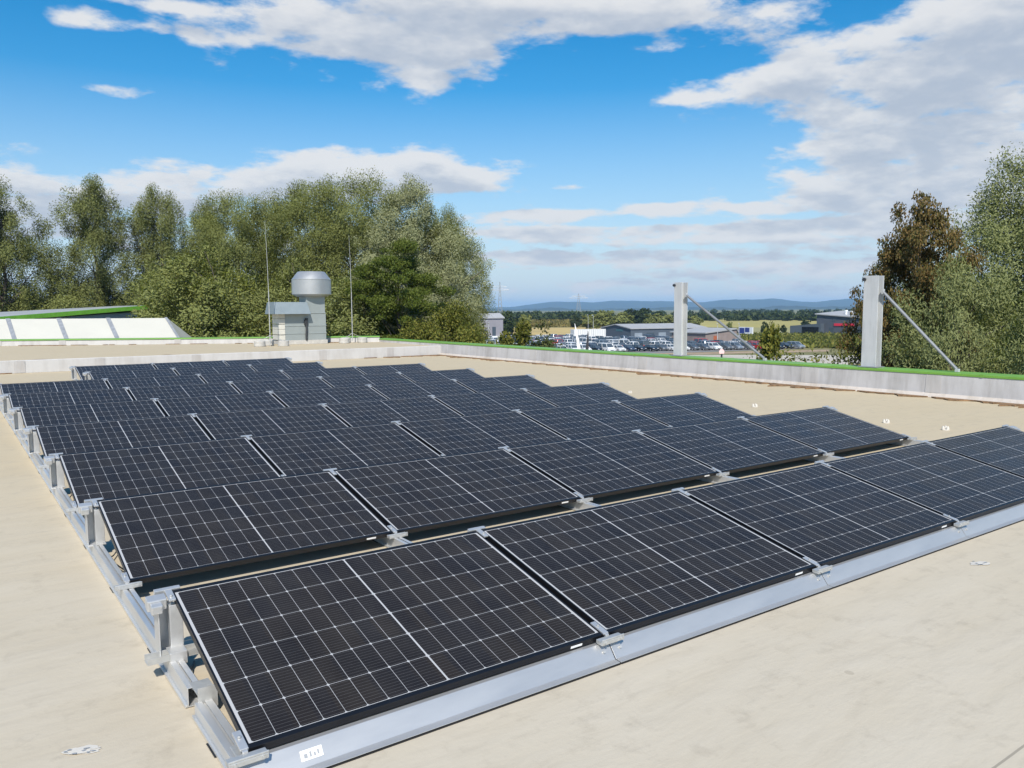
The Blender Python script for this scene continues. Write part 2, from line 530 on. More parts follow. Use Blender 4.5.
# ------------------------------------------------------------------ ground, fields, hills
GZ = -8.0


def ground_material():
    mt, nt, b, X, M, out = nodes_of('ground_grass')
    tc = X('ShaderNodeTexCoord')
    n = X('ShaderNodeTexNoise', {'Vector': tc.outputs['Object'], 'Scale': 0.02, 'Detail': 9.0, 'Roughness': 0.6})
    n2 = X('ShaderNodeTexNoise', {'Vector': tc.outputs['Object'], 'Scale': 0.4, 'Detail': 8.0, 'Roughness': 0.7})
    f = X('ShaderNodeMapRange', {'Value': n.outputs[0], 'From Min': 0.38, 'From Max': 0.62})
    a = X('ShaderNodeMixRGB', {'Fac': f.outputs[0], 'Color1': (0.11, 0.13, 0.035, 1), 'Color2': (0.24, 0.20, 0.075, 1)})
    c = X('ShaderNodeMixRGB', {'Fac': M('MULTIPLY', n2.outputs[0], 0.5), 'Color1': a.outputs[0], 'Color2': (0.10, 0.10, 0.04, 1)})
    nt.links.new(c.outputs[0], b.inputs['Base Color'])
    b.inputs['Roughness'].default_value = 0.95
    return mt


GRASS = ground_material()
g = MB()
g.add([(-9000, -3000, GZ), (14000, -3000, GZ), (14000, 14000, GZ), (-9000, 14000, GZ)], [(0, 1, 2, 3)])
tag(g.build('ground', GRASS), kind='structure')


def sheet(name, pts, z, material):
    mb = MB()
    mb.add([(p[0], p[1], z) for p in pts], [tuple(range(len(pts)))])
    return tag(mb.build(name, material), kind='structure')


ASPH = mat('lot_gravel', (0.20, 0.19, 0.18), 0.95, 0, 0.2, 0.3)
ROADC = mat('pale_concrete_road', (0.46, 0.415, 0.34), 0.9, 0, 0.15, 0.2)
SOIL = mat('bare_soil', (0.33, 0.24, 0.15), 0.95, 0, 0.25, 0.3)
STUB = mat('stubble_field', (0.46, 0.34, 0.13), 0.95, 0, 0.2, 0.05)
GOLD = mat('ripening_field', (0.34, 0.29, 0.085), 0.95, 0, 0.2, 0.03)
sheet('parking_lot', [at(430, 168), at(560, 168), at(690, 180), at(800, 200), at(830, 225), at(800, 300), at(430, 300)], GZ + .01, ASPH)
sheet('soil_strip', [at(560, 163), at(700, 173), at(830, 190), at(830, 199), at(700, 180.5), at(560, 168.5)], GZ + .02, SOIL)
sheet('road', [at(600, 120), at(900, 130), at(880, 178), at(700, 171), at(600, 163)], GZ + .03, ROADC)
sheet('stubble_field', [at(515, 300), at(606, 300), at(606, 420), at(480, 420)], GZ + .05, STUB)
sheet('pale_field', [at(500, 440), at(1000, 430), at(1100, 760), at(480, 760)], GZ + .06, GOLD)
sheet('meadow', [at(742, 300), at(1000, 300), at(1000, 420), at(742, 420)], GZ + .05, mat('pale_meadow', (0.27, 0.25, 0.10), 0.95, 0, 0.3, 0.08))


def hill_mesh(name, u0, u1, dist, prof, material, depth=2500):
    """a long ridge: the crest follows (column, rise) points"""
    mb = MB()
    n, k = 160, 10
    us = np.linspace(u0, u1, n)
    hs = np.interp(us, [p[0] for p in prof], [p[1] for p in prof])
    rr = np.random.RandomState(4)
    ph = rr.rand(6) * 6
    hs = hs + sum(np.sin(us * w + ph[i]) * a for i, (w, a) in enumerate(((.05, 5), (.11, 3), (.23, 2), (.51, 1.2))))
    vs, fs = [], []
    for j in range(k + 1):
        t = j / k
        d = dist + (t - .5) * depth
        fall = math.cos((t - .5) * math.pi) ** 1.3
        for i, u in enumerate(us):
            p = at(u, d)
            vs.append((p[0], p[1], GZ - .5 + max(0, (hs[i] - GZ) * fall + 6 * math.sin(i * .4 + j * 1.3) * fall)))
    for j in range(k):
        for i in range(n - 1):
            fs.append((j * n + i, j * n + i + 1, (j + 1) * n + i + 1, (j + 1) * n + i))
    mb.add(vs, fs)
    o = mb.build(name, material, smooth=True)
    return tag(o, kind='structure')


HILL = mat('forested_hill', (0.025, 0.038, 0.03), 0.95, 0, 0.25, 0.004)
hill_mesh('hills', 380, 1150, 9000,
          [(380, 20), (470, 12), (500, 22), (540, 62), (580, 86), (620, 89), (660, 82), (700, 64), (735, 106), (770, 96), (800, 60), (850, 92), (900, 94), (1150, 70)], HILL)
hill_mesh('foothills', 380, 1150, 5200, [(380, -2), (560, -1), (650, 2), (720, 6), (760, 3), (820, 6), (1150, 4)], HILL, 900)

# ------------------------------------------------------------------ the flat roofed building
YW, XW, UZ = 23.1, 14.4, 0.33        # step wall, right parapet, upper roof level
bld = empty('flat_roof_building', (0, 0, 0))
tag(bld, 'cream flat roof with grey parapets and lime green coping under the solar panels', 'building')
mb = MB()
mb.box(-16, XW + .5, -14, YW, -.30, 0)
mb.build('lower_roof', ROOF, bld)
# slanted far edge of the upper roof
E0, E1 = np.array([-16.0, 44.0]), np.array([XW + .02, 28.2])
mb = MB()
prof = [(-16.0, YW), (XW + .5, YW), (XW + .5, 28.2), (E0[0], E0[1])]
mb.prism(prof, -.30, UZ, 'z')
mb.build('upper_roof', ROOF, bld)
mb = MB()
mb.prism([(-15.9, -13.9), (XW + .45, -13.9), (XW + .45, 28.1), (-15.9, 43.8)], GZ, -.301, 'z')
mb.build('outer_wall', mat('render_wall', (0.55, 0.54, 0.52), 0.8, 0, 0.1, 0.5), bld)
# face of the step between the two roof levels
mb = MB()
mb.prism([(YW - .06, .003), (YW + .02, .003), (YW + .02, UZ + .012), (YW - .02, UZ + .03), (YW - .045, UZ + .012)], -16, XW, 'x')
mb.build('step_wall', PARA_S, bld)
for i, x in enumerate((-3.1, .9, 2.9, 5.6, 9.75, 12.3)):
    mb = MB()
    mb.box(x - .13, x + .13, YW - .066, YW - .0615, .01, UZ + .005)
    mb.build('wall_lap', PARA_SD, bld)
# right parapet
mb = MB()
mb.prism([(XW - .03, .003), (XW + .36, .003), (XW + .36, .43), (XW, .43)], -14, 28.3, 'y')
mb.build('parapet', PARA, bld)
mb = MB()
mb.prism([(XW - .10, .004), (XW - .031, .004), (XW - .028, .075), (XW - .04, .085)], -14, YW - .07, 'y')
mb.build('base_flashing', FLASH, bld)
for i, y in enumerate((21.2, 17.3, 14.7, 12.45, 10.1, 7.4, 4.75, 1.9, -.8)):
    mb = MB()
    wd = (.10, .16, .10, .16, .12, .2, .14, .1, .1)[i]
    mb.prism([(XW - .0345, .09), (XW - .030, .09), (XW - .003, .42), (XW - .0075, .42)], y - wd, y + wd, 'y')
    mb.build('wall_lap', PARA_D, bld)
mb = MB()
mb.prism([(XW - .012, .4305), (XW + .42, .4305), (XW + .42, .49), (XW - .012, .478)], -14, 28.5, 'y')
mb.build('coping', LIME, bld, bevel=.006)
for y in np.arange(-2.0, 27, 2.95):
    mb = MB()
    mb.prism([(XW - .0155, .4305), (XW - .0125, .4305), (XW - .0125, .479), (XW + .42, .491), (XW + .42, .494), (XW - .0155, .482)], y - .03, y + .03, 'y')
    mb.build('coping_joint', LIME, bld)
# slanted far upstand of the upper roof
d = (E1 - E0) / np.linalg.norm(E1 - E0)
nrm = np.array([-d[1], d[0]])
L_up = np.linalg.norm(E1 - E0)
ang = math.atan2(d[1], d[0])
mb = MB()
mb.prism([(-.02, UZ + .003), (.3, UZ + .003), (.3, UZ + .22), (.0, UZ + .22)], 0, L_up, 'x')
mb.build('parapet', PARA_S, bld, loc=(E0[0], E0[1], 0), rot=(0, 0, ang))
mb = MB()
mb.prism([(-.035, UZ + .215), (.36, UZ + .225), (.36, UZ + .265), (-.03, UZ + .25)], 0, L_up, 'x')
mb.build('coping', LIME, bld, loc=(E0[0], E0[1], 0), rot=(0, 0, ang))
for t in (.24, .43, .56, .63, .76, .87):
    mb = MB()
    mb.box(L_up * t - .13, L_up * t + .13, -.0245, -.0205, UZ + .01, UZ + .205)
    mb.build('wall_lap', PARA_SD, bld, loc=(E0[0], E0[1], 0), rot=(0, 0, ang))


def moss_strip(name, p0, p1, side, w0, w1, z, seed, dens=.75):
    """ragged line of dirt lying along a wall foot"""
    rr = random.Random(seed)
    mb = MB()
    p0, p1 = Vector(p0), Vector(p1)
    Ln = (p1 - p0).length
    t = (p1 - p0) / Ln
    s = Vector(side)
    x = 0.0
    while x < Ln:
        ln = rr.uniform(.15, .9)
        if rr.random() < dens:
            w = rr.uniform(w0, w1)
            k = 7
            vs = []
            for i in range(k):
                q = p0 + t * (x + ln * i / (k - 1))
                vs.append((q.x, q.y, z))
            for i in range(k - 1, -1, -1):
                q = p0 + t * (x + ln * i / (k - 1)) + s * (w * math.sin(math.pi * (i + .35) / (k)) * rr.uniform(.45, 1.1))
                vs.append((q.x, q.y, z))
            top = [(a[0], a[1], a[2] + .022) for a in vs]
            n = len(vs)
            mb.add(vs + top, [tuple(range(n, 2 * n))] + [(i, (i + 1) % n, n + (i + 1) % n, n + i) for i in range(n)])
        x += ln * rr.uniform(.7, 1.2)
    o = mb.build(name, MOSS, bld)
    o['kind'] = 'stuff'
    return o


moss_strip('dry_moss', (XW - .10, -4, 0), (XW - .10, YW - .1, 0), (-1, 0, 0), .16, .62, .003, 3, .97)
moss_strip('dry_moss', (12.0, YW - .07, 0), (XW - .1, YW - .07, 0), (0, -1, 0), .15, .6, .003, 5, .9)
moss_strip('dry_moss', (-12.0, YW - .07, 0), (12, YW - .07, 0), (0, -1, 0), .03, .2, .003, 6, .45)
moss_strip('dry_moss', (-12.0, YW + .05, 0), (13.5, YW + .05, 0), (0, 1, 0), .05, .35, UZ + .002, 8, .35)
q0, q1 = E0 + d * 10 - nrm * .02, E1 - d * .5 - nrm * .02
moss_strip('dry_moss', (q0[0], q0[1], 0), (q1[0], q1[1], 0), (-nrm[0], -nrm[1], 0), .05, .3, UZ + .002, 9, .5)

# ------------------------------------------------------------------ solar panels
L, W, CP, PITCH, TILT, H0 = 1.722, 1.134, 1.755, 2.2226, 0.2252, 0.12
GAP = CP - L
ORD = ['front', 'second', 'third', 'fourth', 'fifth', 'sixth', 'seventh', 'eighth', 'rearmost']


def make_panel():
    root = empty('solar_panel', (0, 0, H0), (TILT, 0, 0))
    fr = MB()
    t, zt, zb = .0085, .0022, -.030
    # rim: mitred ring with an inner lip
    e = .016
    o = [(0, -e), (L, -e), (L, W + e), (0, W + e)]
    i_ = [(t, t), (L - t, t), (L - t, W - t), (t, W - t)]
    vs = [(p[0], p[1], z) for z in (zt, zb) for p in o] + [(p[0], p[1], z) for z in (zt, zb) for p in i_]
    fs = []
    for k in range(4):
        k2 = (k + 1) % 4
        fs += [(k, k2, 8 + k2, 8 + k), (k, 4 + k, 4 + k2, k2), (8 + k, 8 + k2, 12 + k2, 12 + k), (4 + k, 12 + k, 12 + k2, 4 + k2)]
    fr.add(vs, fs)
    fr.box(L * .25, L * .25 + .02, t, W - t, zb, zb + .01)
    fr.build('frame', FRAME, root, bevel=.0012)
    gl = MB()
    gl.box(t, L - t, t, W - t, -.005, 0.0)
    gl.build('glass', CELLS, root)
    st = MB()
    st.box(1.52, 1.59, -.0172, -.0164, -.021, -.009)
    st.build('rating_sticker', STICK, root)
    jb = MB()
    jb.box(L / 2 - .05, L / 2 + .05, W - .16, W - .10, -.026, -.006)
    jb.build('junction_box', CABLE, root)
    return root


COLN = ['at the left end', 'second from the left', 'in the middle', 'second from the right', 'at the right end']
COLN3 = ['at the left end', 'in the middle', 'at the right end']
proto = make_panel()
cells = [(r, c) for r in range(7) for c in range(5)] + [(r, c) for r in (7, 8) for c in (1, 2, 3)]
for n, (r, c) in enumerate(cells):
    p = proto if n == 0 else copy_tree(proto)
    jx, jz, jr = rnd.uniform(-.002, .002), rnd.uniform(-.002, .002), rnd.uniform(-.0015, .0015)
    p.location = (c * CP + jx, r * PITCH, H0 + jz)
    p.rotation_euler = (TILT + jr, 0, jr * .5)
    where = COLN[c] if r < 7 else COLN3[c - 1]
    tag(p, 'black framed solar panel %s of the %s panel row' % (where, ORD[r]), 'solar panel', 'solar panels in tilted rows')

# ---- supports at every joint
CT, SN = math.cos(TILT), math.sin(TILT)


def tp(y, z):
    """panel local y, z -> row-local y, z"""
    return (y * CT - z * SN, H0 + y * SN + z * CT)


def make_support():
    root = empty('panel_support', (0, 0, 0))
    ft = MB()
    ft.box(-.072, .072, -.072, -.026, .0895, .110)
    ft.box(-.072, .072, -.072, -.065, .1102, .119)
    ft.box(-.025, .025, -.0255, .08, .0895, .094)
    foot = ft.build('front_foot', ALU_DULL, root, bevel=.003)
    for sx in (-.05, .05):
        hb = MB()
        hb.tube([(sx, -.0725, .101), (sx, -.080, .101)], .007, 8)
        hb.build('bolt', ALU_DULL, foot)
    ar = MB()
    rot = Matrix.Translation((0, 0, H0)) @ Matrix.Rotation(TILT, 4, 'X')
    ar.box(-.024, .024, .02, W - .02, -.052, -.031, mat=rot)
    ar.build('gap_cover_bar', FRAME, root)  # added black bar, hides the sunlit roof so the panel gap stays dark
    yl, zl = tp(W - .05, -.03)
    lg = MB()
    # bent sheet: left flange, web and right flange, open towards the low side
    lg.box(-.062, -.057, yl - .02, yl + .085, .09, zl - .01)
    lg.box(-.0565, .026, yl + .0805, yl + .085, .09, zl - .01)
    lg.box(-.012, .046, yl - .012, yl + .03, .09, zl - .004)
    lg.box(-.066, .05, yl - .03, yl + .09, .078, .0895)
    lg.build('rear_leg', ALU, root, bevel=.003)
    cl = MB()
    rot = Matrix.Translation((0, 0, H0)) @ Matrix.Rotation(TILT, 4, 'X')
    cl.box(-.060, .056, W + .017, W + .042, -.030, .008, mat=rot)
    cl.box(-.0155, .0155, W - .075, W + .0165, -.004, .0065, mat=rot)
    tc_ = cl.build('top_clamp', ALU, root, bevel=.002)
    c2 = MB()
    c2.box(-.0155, .0155, -.018, .085, -.004, .0065, mat=rot)
    c2.box(-.010, .010, -.030, -.0185, -.030, .004, mat=rot)
    lc_ = c2.build('low_clamp', ALU, root, bevel=.002)
    for yy, par in ((W - .045, tc_), (.045, lc_)):
        hd = MB()
        v0 = rot @ Vector((0, yy, .0066))
        hd.lathe([(.007, 0), (.007, .006), (.004, .008)], 8, tuple(v0))
        hd.build('bolt', ALU_DULL, par)
    return root


def make_end_block(parent, side):
    """bulky end clamp on the free side of an outer panel"""
    mb = MB()
    rot = Matrix.Translation((0, 0, H0)) @ Matrix.Rotation(TILT, 4, 'X')
    s = side
    a, b_ = sorted((s * .105, s * .020))
    mb.box(a, b_, W - .055, W + .0015, -.050, .004, mat=rot)
    a, b_ = sorted((s * .095, s * .045))
    mb.box(a, b_, W - .095, W - .0555, -.046, -.004, mat=rot)
    return mb.build('end_clamp', ALU, parent, bevel=.004)


sup = make_support()
n = 0
for r in range(9):
    js = range(6) if r < 7 else range(1, 5)
    for j in js:
        s = sup if n == 0 else None
        if s is None:
            s = copy_tree(sup)
        n += 1
        s.location = (j * CP - GAP / 2, r * PITCH, 0)
        if j == js[0]:
            wh = 'under the left end'
        elif j == js[-1]:
            wh = 'under the right end'
        else:
            wh = 'at the %s joint from the left' % ['first', 'second', 'third', 'fourth'][j - js[0] - 1]
        tag(s, 'silver clamped support %s of the %s panel row' % (wh, ORD[r]), 'panel support', 'aluminium supports of the solar panels')
        s['joint'] = j
sups = [o for o in col.objects if o.name.split('.')[0] == 'panel_support']
for s in sups:
    j = s['joint']
    del s['joint']
    r = int(round(s.location.y / PITCH))
    if j in (0, 5) or (r >= 7 and j in (1, 4)):
        for ch in list(s.children):
            if ch.name.startswith('gap_cover_bar'):
                bpy.data.objects.remove(ch)
    if (r < 7 and j == 0) or (r >= 7 and j == 1):
        make_end_block(s, -1)
    if (r < 7 and j == 5) or (r >= 7 and j == 4):
        make_end_block(s, 1)

# ---- base rails lying on the roof, running from row to row


def rail_mesh(y0, y1, x0, w, z0, h):
    mb = MB()
    x1 = x0 + w
    t = .004
    # hollow channel with a slotted top
    mb.box(x0, x0 + t, y0, y1, z0, z0 + h)
    mb.box(x1 - t, x1, y0, y1, z0, z0 + h)
    mb.box(x0 + t, x1 - t, y0, y1, z0, z0 + t)
    mb.box(x0 + t, x0 + w * .42, y0, y1, z0 + h - t, z0 + h)
    mb.box(x1 - w * .42, x1 - t, y0, y1, z0 + h - t, z0 + h)
    mb.box(x0 + w * .35, x1 - w * .35, y0 + .01, y1, z0 + h - .016, z0 + h - .012)
    mb.box(x0 - .012, x0 - .0002, y0, y1, z0, z0 + .012)
    return mb


RWH = ['along the left ends of the panel rows', 'under the first panel joints from the left', 'under the second panel joints from the left',
       'under the third panel joints from the left', 'under the fourth panel joints from the left', 'along the right ends of the panel rows']
for j in range(6):
    yend = 19.0 if 1 <= j <= 4 else 6 * PITCH + 1.25
    rt_ = empty('base_rail', (j * CP - GAP / 2, 0, 0))
    tag(rt_, 'grooved aluminium base rail on the roof %s' % RWH[j], 'rail', 'base rails under the panel rows')
    rail_mesh(.66, yend, -.035, .058, .004, .085).build('long_rail', ALU, rt_, bevel=.0015)
    rail_mesh(-.05, .56, -.032, .070, .004, .062).build('front_rail', ALU, rt_, bevel=.0015)
    mb = MB()
    mb.box(-.018, .062, .552, .558, .03, .125)
    mb.box(-.018, .062, .5582, .70, .0905, .0945)
    mb.build('splice_plate', ALU_DULL, rt_, bevel=.001)
    mb = MB()
    for y in np.arange(.2, yend, 1.1):
        mb.box(-.05, .05, y, y + .12, .0002, .0038)
    mb.build('rubber_pad', CABLE, rt_)
# ---- cross bar of the front row and its clip
cb = empty('cross_bar', (0, 1.02, 0))
tag(cb, 'short aluminium channel crossing the left base rail below the front panel', 'bar')
mb = MB()
mb.box(-.145, .62, -.035, .035, .0915, .096)
mb.box(-.145, .62, -.035, -.031, .0962, .122)
mb.box(-.145, .62, .031, .035, .0962, .122)
mb.build('channel', ALU_DULL, cb, bevel=.001)
mb = MB()
mb.box(-.050, .025, -.045, .045, .1225, .129)
mb.box(-.050, .025, -.050, -.0455, .070, .129)
mb.build('clip', ALU, cb, bevel=.002)

# ---- sloping metal sheets below the front edge
for k in range(5):
    x0 = k * CP - GAP / 2 + (-.055 if k == 0 else .003)
    x1 = (k + 1) * CP - GAP / 2 - .003 + (.05 if k == 4 else 0)
    root = empty('wind_deflector', (x0, 0, 0))
    wh = COLN[k]
    tag(root, 'sloping bare aluminium deflector sheet %s below the front panel row' % wh, 'deflector', 'metal sheets along the front edge')
    ln = x1 - x0
    mb = MB()
    pr = [(-.012, .083), (-.012, .079), (-.030, .079), (-.083, .012), (-.098, .012), (-.098, .0025), (-.0955, .0025), (-.0955, .0095),
          (-.0815, .0095), (-.0285, .0765), (-.0095, .0765), (-.0095, .083)]
    pr = [(-.010, .084), (-.034, .084), (-.088, .014), (-.122, .011), (-.122, .0075), (-.086, .010), (-.032, .080), (-.010, .080)]
    mb.prism(pr, 0, ln, 'x')
    mb.build('sheet', PLATE, root, bevel=.001)
    mb = MB()
    mb.prism([(-.126, .0002), (-.100, .0002), (-.100, .0060), (-.126, .0045)], 0, ln, 'x')
    mb.build('dark_foot_strip', CABLE, root)  # thin black strip along the foot of the sheet
    mb = MB()
    for xx in (.05, ln - .05):
        c0 = Vector((xx, -.060, .051))
        mb.tube([c0, c0 + Vector((0, -.0065, .005))], .007, 8)
    mb.build('rivets', ALU_DULL, root)
    if k == 0:
        # white sticker with a few printed grey marks
        sl_ = math.atan2(.07, .054)
        mb = MB()
        rot = Matrix.Translation((.245, -.0892, .0145)) @ Matrix.Rotation(math.atan2(.070, .054), 4, 'X')
        mb.box(0, .085, .022, .060, .001, .0016, mat=rot)
        mb.box(.012, .026, .030, .046, .0017, .0020, 1, mat=rot)
        mb.box(.034, .042, .030, .050, .0017, .0020, 1, mat=rot)
        mb.box(.050, .058, .030, .044, .0017, .0020, 1, mat=rot)
        mb.box(.064, .072, .032, .050, .0017, .0020, 1, mat=rot)
        mb.build('label_sticker', [STICK, INK], root)

# ---- cables below the left ends
for r in range(6):
    mb = MB()
    rr = random.Random(20 + r)
    y0 = r * PITCH
    for q in range(3):
        pts = []
        for t in np.linspace(0, 1, 14):
            pts.append((.05 + .10 * q + .05 * math.sin(t * 7 + q + r), y0 + .25 + .85 * t, .012 + .03 * q + .05 * math.sin(t * math.pi) * rr.uniform(.5, 1) * (1 + q * .3)))
        mb.tube(pts, .0045, 6)
    tag(mb.build('cable', CABLE, smooth=True), 'loose black cables below the left end of the %s panel row' % ORD[r], 'cable', 'cables under the panels')

# ---- small things fixed on the membrane


def holder(x, y, lab, sc=1.0):
    root = empty('roof_holder', (x, y, .0))
    sc *= .72
    root.scale = (sc, sc, sc)
    tag(root, lab, 'holder', 'small plastic holders on the roof')
    mb = MB()
    mb.lathe([(.07, .002), (.068, .012), (.03, .016)], 16)
    mb.build('base', CREAM, root, smooth=True)
    mb = MB()
    for k in range(3):
        a = k * 2.094 + .4
        mb.lathe([(.028, .013), (.026, .05), (.014, .075), (.006, .08)], 10, (.045 * math.cos(a), .045 * math.sin(a), 0))
    mb.build('pegs', CREAM, root, smooth=True)


holder(10.52, 5.84, 'small white plastic holder behind the right end of the second panel row')
holder(10.45, 3.45, 'small white plastic holder on bare roof between the two right panel ends')
holder(10.44, 2.59, 'small white plastic holder just behind the right end of the front panel row')
holder(10.45, 8.83, 'small white plastic holder beyond the right end of the third panel row', .8)
holder(10.3, 11.9, 'tiny white plastic holder near the right end of the fifth panel row', .7)


def roof_patch(x, y, lab, seed, sc):
    rr = random.Random(seed)
    mb = MB()
    for k in range(5):
        a = rr.uniform(0, 6.28)
        cx, cy = rr.uniform(-.035, .035), rr.uniform(-.02, .02)
        n_ = 12
        vs = []
        for i in range(n_):
            th = 2 * math.pi * i / n_
            rr_ = rr.uniform(.6, 1.1)
            vs.append((cx + .045 * rr_ * math.cos(th) * sc, cy + .022 * rr_ * math.sin(th) * sc, .0022 + .0006 * k))
        mb.add(vs, [tuple(range(n_))], 0)
    for k in range(7):
        cx, cy = rr.uniform(-.06, .06) * sc, rr.uniform(-.03, .03) * sc
        vs = [(cx + .009 * rr.uniform(.5, 1.6) * math.cos(t_), cy + .005 * rr.uniform(.6, 1.6) * math.sin(t_), .0056 + .0004 * k) for t_ in np.linspace(0, 5.5, 7)]
        mb.add(vs, [tuple(range(7))], 1)
    o = mb.build('repair_patch', [CREAM, INK], loc=(x, y, 0), rot=(0, 0, R(-20)))
    tag(o, lab, 'patch')


roof_patch(-.47, .56, 'white smeared sealant patch on the roof left of the front panel corner', 2, 1.0)
roof_patch(4.7, -.42, 'faint white sealant smear on the roof in front of the right deflector sheet', 5, 1.2)

# ------------------------------------------------------------------ roof fan unit
vent = empty('roof_fan', (11.09, 28.35, UZ), (0, 0, R(-3)))
tag(vent, 'grey metal roof fan with round exhaust hood and side cowl on the upper roof', 'roof fan')
mb = MB()
mb.box(-.93, 1.02, -.02, 1.0, .002, .17)
mb.build('plinth', CONC, vent, bevel=.01)
mb = MB()
mb.box(-.72, .98, .02, .95, .171, 1.215)
mb.build('lower_casing', DUCT, vent, bevel=.008)
mb = MB()
mb.box(.17, .955, .022, .90, 1.216, 1.99)
mb.build('tower', DUCT, vent, bevel=.008)
mb = MB()
for z in (.42, .73):
    mb.box(-.735, .995, .005, .96, z, z + .035)
mb.box(.15, .975, .006, .92, 1.24, 1.275)
mb.build('seam_rib', DUCT, vent, bevel=.004)
mb = MB()
for k in range(5):
    z = .19 + k * .215
    mb.box(-.96, -.7205, -.004, .92, z, z + (.205 if k % 2 else .19))
mb.build('side_louvre', mat('cream_louvre', (0.56, 0.54, 0.47), 0.6, 0, 0.08), vent, bevel=.006)
mb = MB()
# wedge shaped cowl: sloped left end, overhanging front
mb.add([(-1.22, -.30, 1.22), (.26, -.30, 1.22), (.26, 1.05, 1.22), (-1.22, 1.05, 1.22),
        (-1.14, -.10, 1.70), (.18, -.10, 1.70), (.18, .95, 1.70), (-1.14, .95, 1.70)],
       [(0, 3, 2, 1), (4, 5, 6, 7), (0, 1, 5, 4), (1, 2, 6, 5), (2, 3, 7, 6), (3, 0, 4, 7)])
mb.build('cowl', mat('blue_grey_sheet', (0.22, 0.26, 0.275), 0.5, 0.25, 0.05), vent, bevel=.01)
mb = MB()
mb.lathe([(.60, 1.92), (.76, 2.0), (.79, 2.02), (.79, 2.60), (.80, 2.605), (.80, 2.625), (.78, 2.63), (.55, 2.925), (.52, 2.94), (.30, 2.95)], 40, (.56, .46, 0))
mb.build('exhaust_hood', DUCT_L, vent, smooth=True)
mb = MB()
mb.box(.10, .20, -.075, .0185, .82, 1.06)
mb.box(.06, .13, -.07, .0185, .78, .98)
mb.tube([(.15, -.03, .82), (.15, -.04, .6), (.13, -.04, .35), (.13, -.04, .18)], .045, 8)
mb.build('cable_box', PARTD, vent, bevel=.004)

# ------------------------------------------------------------------ lightning rods


def lightning_rod(x, y, h, lab, feet):
    root = empty('lightning_rod', (x, y, UZ))
    tag(root, lab, 'lightning rod', 'lightning rods beside the roof fan')
    mb = MB()
    mb.tube([(0, 0, .1), (.0, 0, 2.1)], [.02, .016], 8)
    mb.tube([(0, 0, 2.05), (-.02, 0, h * .75), (-.05, 0, h)], [.011, .008, .004], 8)
    mb.build('rod', ALU_DULL, root, smooth=True)
    mb = MB()
    for (fx, fy) in feet:
        mb.tube([(fx, fy, .22), (fx * .5, fy * .5, .3), (0, 0, .42)], .009, 6)
    mb.build('tripod', ALU_DULL, root)
    for (fx, fy) in feet:
        mb = MB()
        mb.lathe([(.20, .002), (.21, .02), (.21, .10), (.20, .115), (.205, .12), (.205, .20), (.19, .22)], 20, (fx, fy, 0))
        mb.build('concrete_foot', CONC, root, smooth=True)


lightning_rod(9.45, 27.5, 4.75, 'tall thin lightning rod on concrete feet left of the roof fan', [(-.42, -.05), (.42, -.28), (.1, .5)])
lightning_rod(13.1, 28.05, 4.45, 'tall thin lightning rod on concrete feet right of the roof fan', [(-.42, -.12), (.5, .12), (-.1, .45)])

# ------------------------------------------------------------------ steel posts on the right parapet


def post(y, w, dpt, h, yb, lab, lab_b):
    root = empty('steel_post', (XW + .20, y, .487))
    tag(root, lab, 'post', 'steel posts on the right parapet')
    mb = MB()
    t = .022
    mb.box(-dpt / 2, -dpt / 2 + t, -w / 2, w / 2, .016, h)
    mb.box(dpt / 2 - t, dpt / 2, -w / 2, w / 2, .016, h)
    mb.box(-dpt / 2 + t, dpt / 2 - t, -.008, .008, .016, h)
    mb.build('beam', GALV, root, bevel=.003)
    mb = MB()
    mb.box(-dpt / 2 - .05, dpt / 2 + .05, -w / 2 - .05, w / 2 + .05, .001, .015)
    mb.build('base_plate', GALV_D, root)
    mb = MB()
    zt = h - .32
    dy = yb - y
    mb.tube([(.03, -w / 2 - .02, zt), (.03, dy, .05)], .031, 10)
    mb.build('brace', GALV_B, root, smooth=True)
    mb = MB()
    mb.box(.0, .06, dy - .05, dy + .02, .001, .06)
    mb.box(.0, .06, -w / 2 - .05, -w / 2 - .001, zt - .05, zt + .05)
    mb.build('bracket', GALV, root, bevel=.003)
    mb = MB()
    mb.tube([(-dpt / 2 - .05, w / 2 - .02, h - .07), (-dpt / 2 + .0, w / 2 - .02, h - .07)], .035, 8)
    mb.build('bolt', PARTD, root)


post(11.31, .26, .22, 1.87, 8.75, 'galvanised steel post with slanting brace standing behind the car lot side parapet', '')
post(6.13, .31, .21, 1.85, 4.45, 'wider galvanised steel post with slanting brace in front of the willow', '')

# ------------------------------------------------------------------ opal skylight and neighbouring building beyond the upper roof
sk = empty('roof_skylight', (0, 0, 0))
tag(sk, 'long white opal skylight with grey ribs behind the upper roof on the left', 'skylight')
A, B = np.array([-14.0, 46.6]), np.array([8.35, 36.6])
dv = (B - A) / np.linalg.norm(B - A)
nv_ = np.array([-dv[1], dv[0]])
Ls = np.linalg.norm(B - A)
sa = math.atan2(dv[1], dv[0])
sk.location = (A[0], A[1], 0)
sk.rotation_euler = (0, 0, sa)
zb_, zt_ = 0.2, 1.36
mb = MB()
mb.add([(0, 0, zb_), (Ls, 0, zb_), (Ls - 1.0, 1.6, zt_), (-1.0, 1.6, zt_), (0, 3.4, zb_), (Ls, 3.4, zb_), (Ls - 1.0, 1.9, zt_), (-1.0, 1.9, zt_)],
       [(0, 1, 2, 3), (5, 4, 7, 6), (3, 2, 6, 7), (1, 5, 6, 2), (0, 3, 7, 4)])
mb.build('glazing', ACR, sk)
k = 0
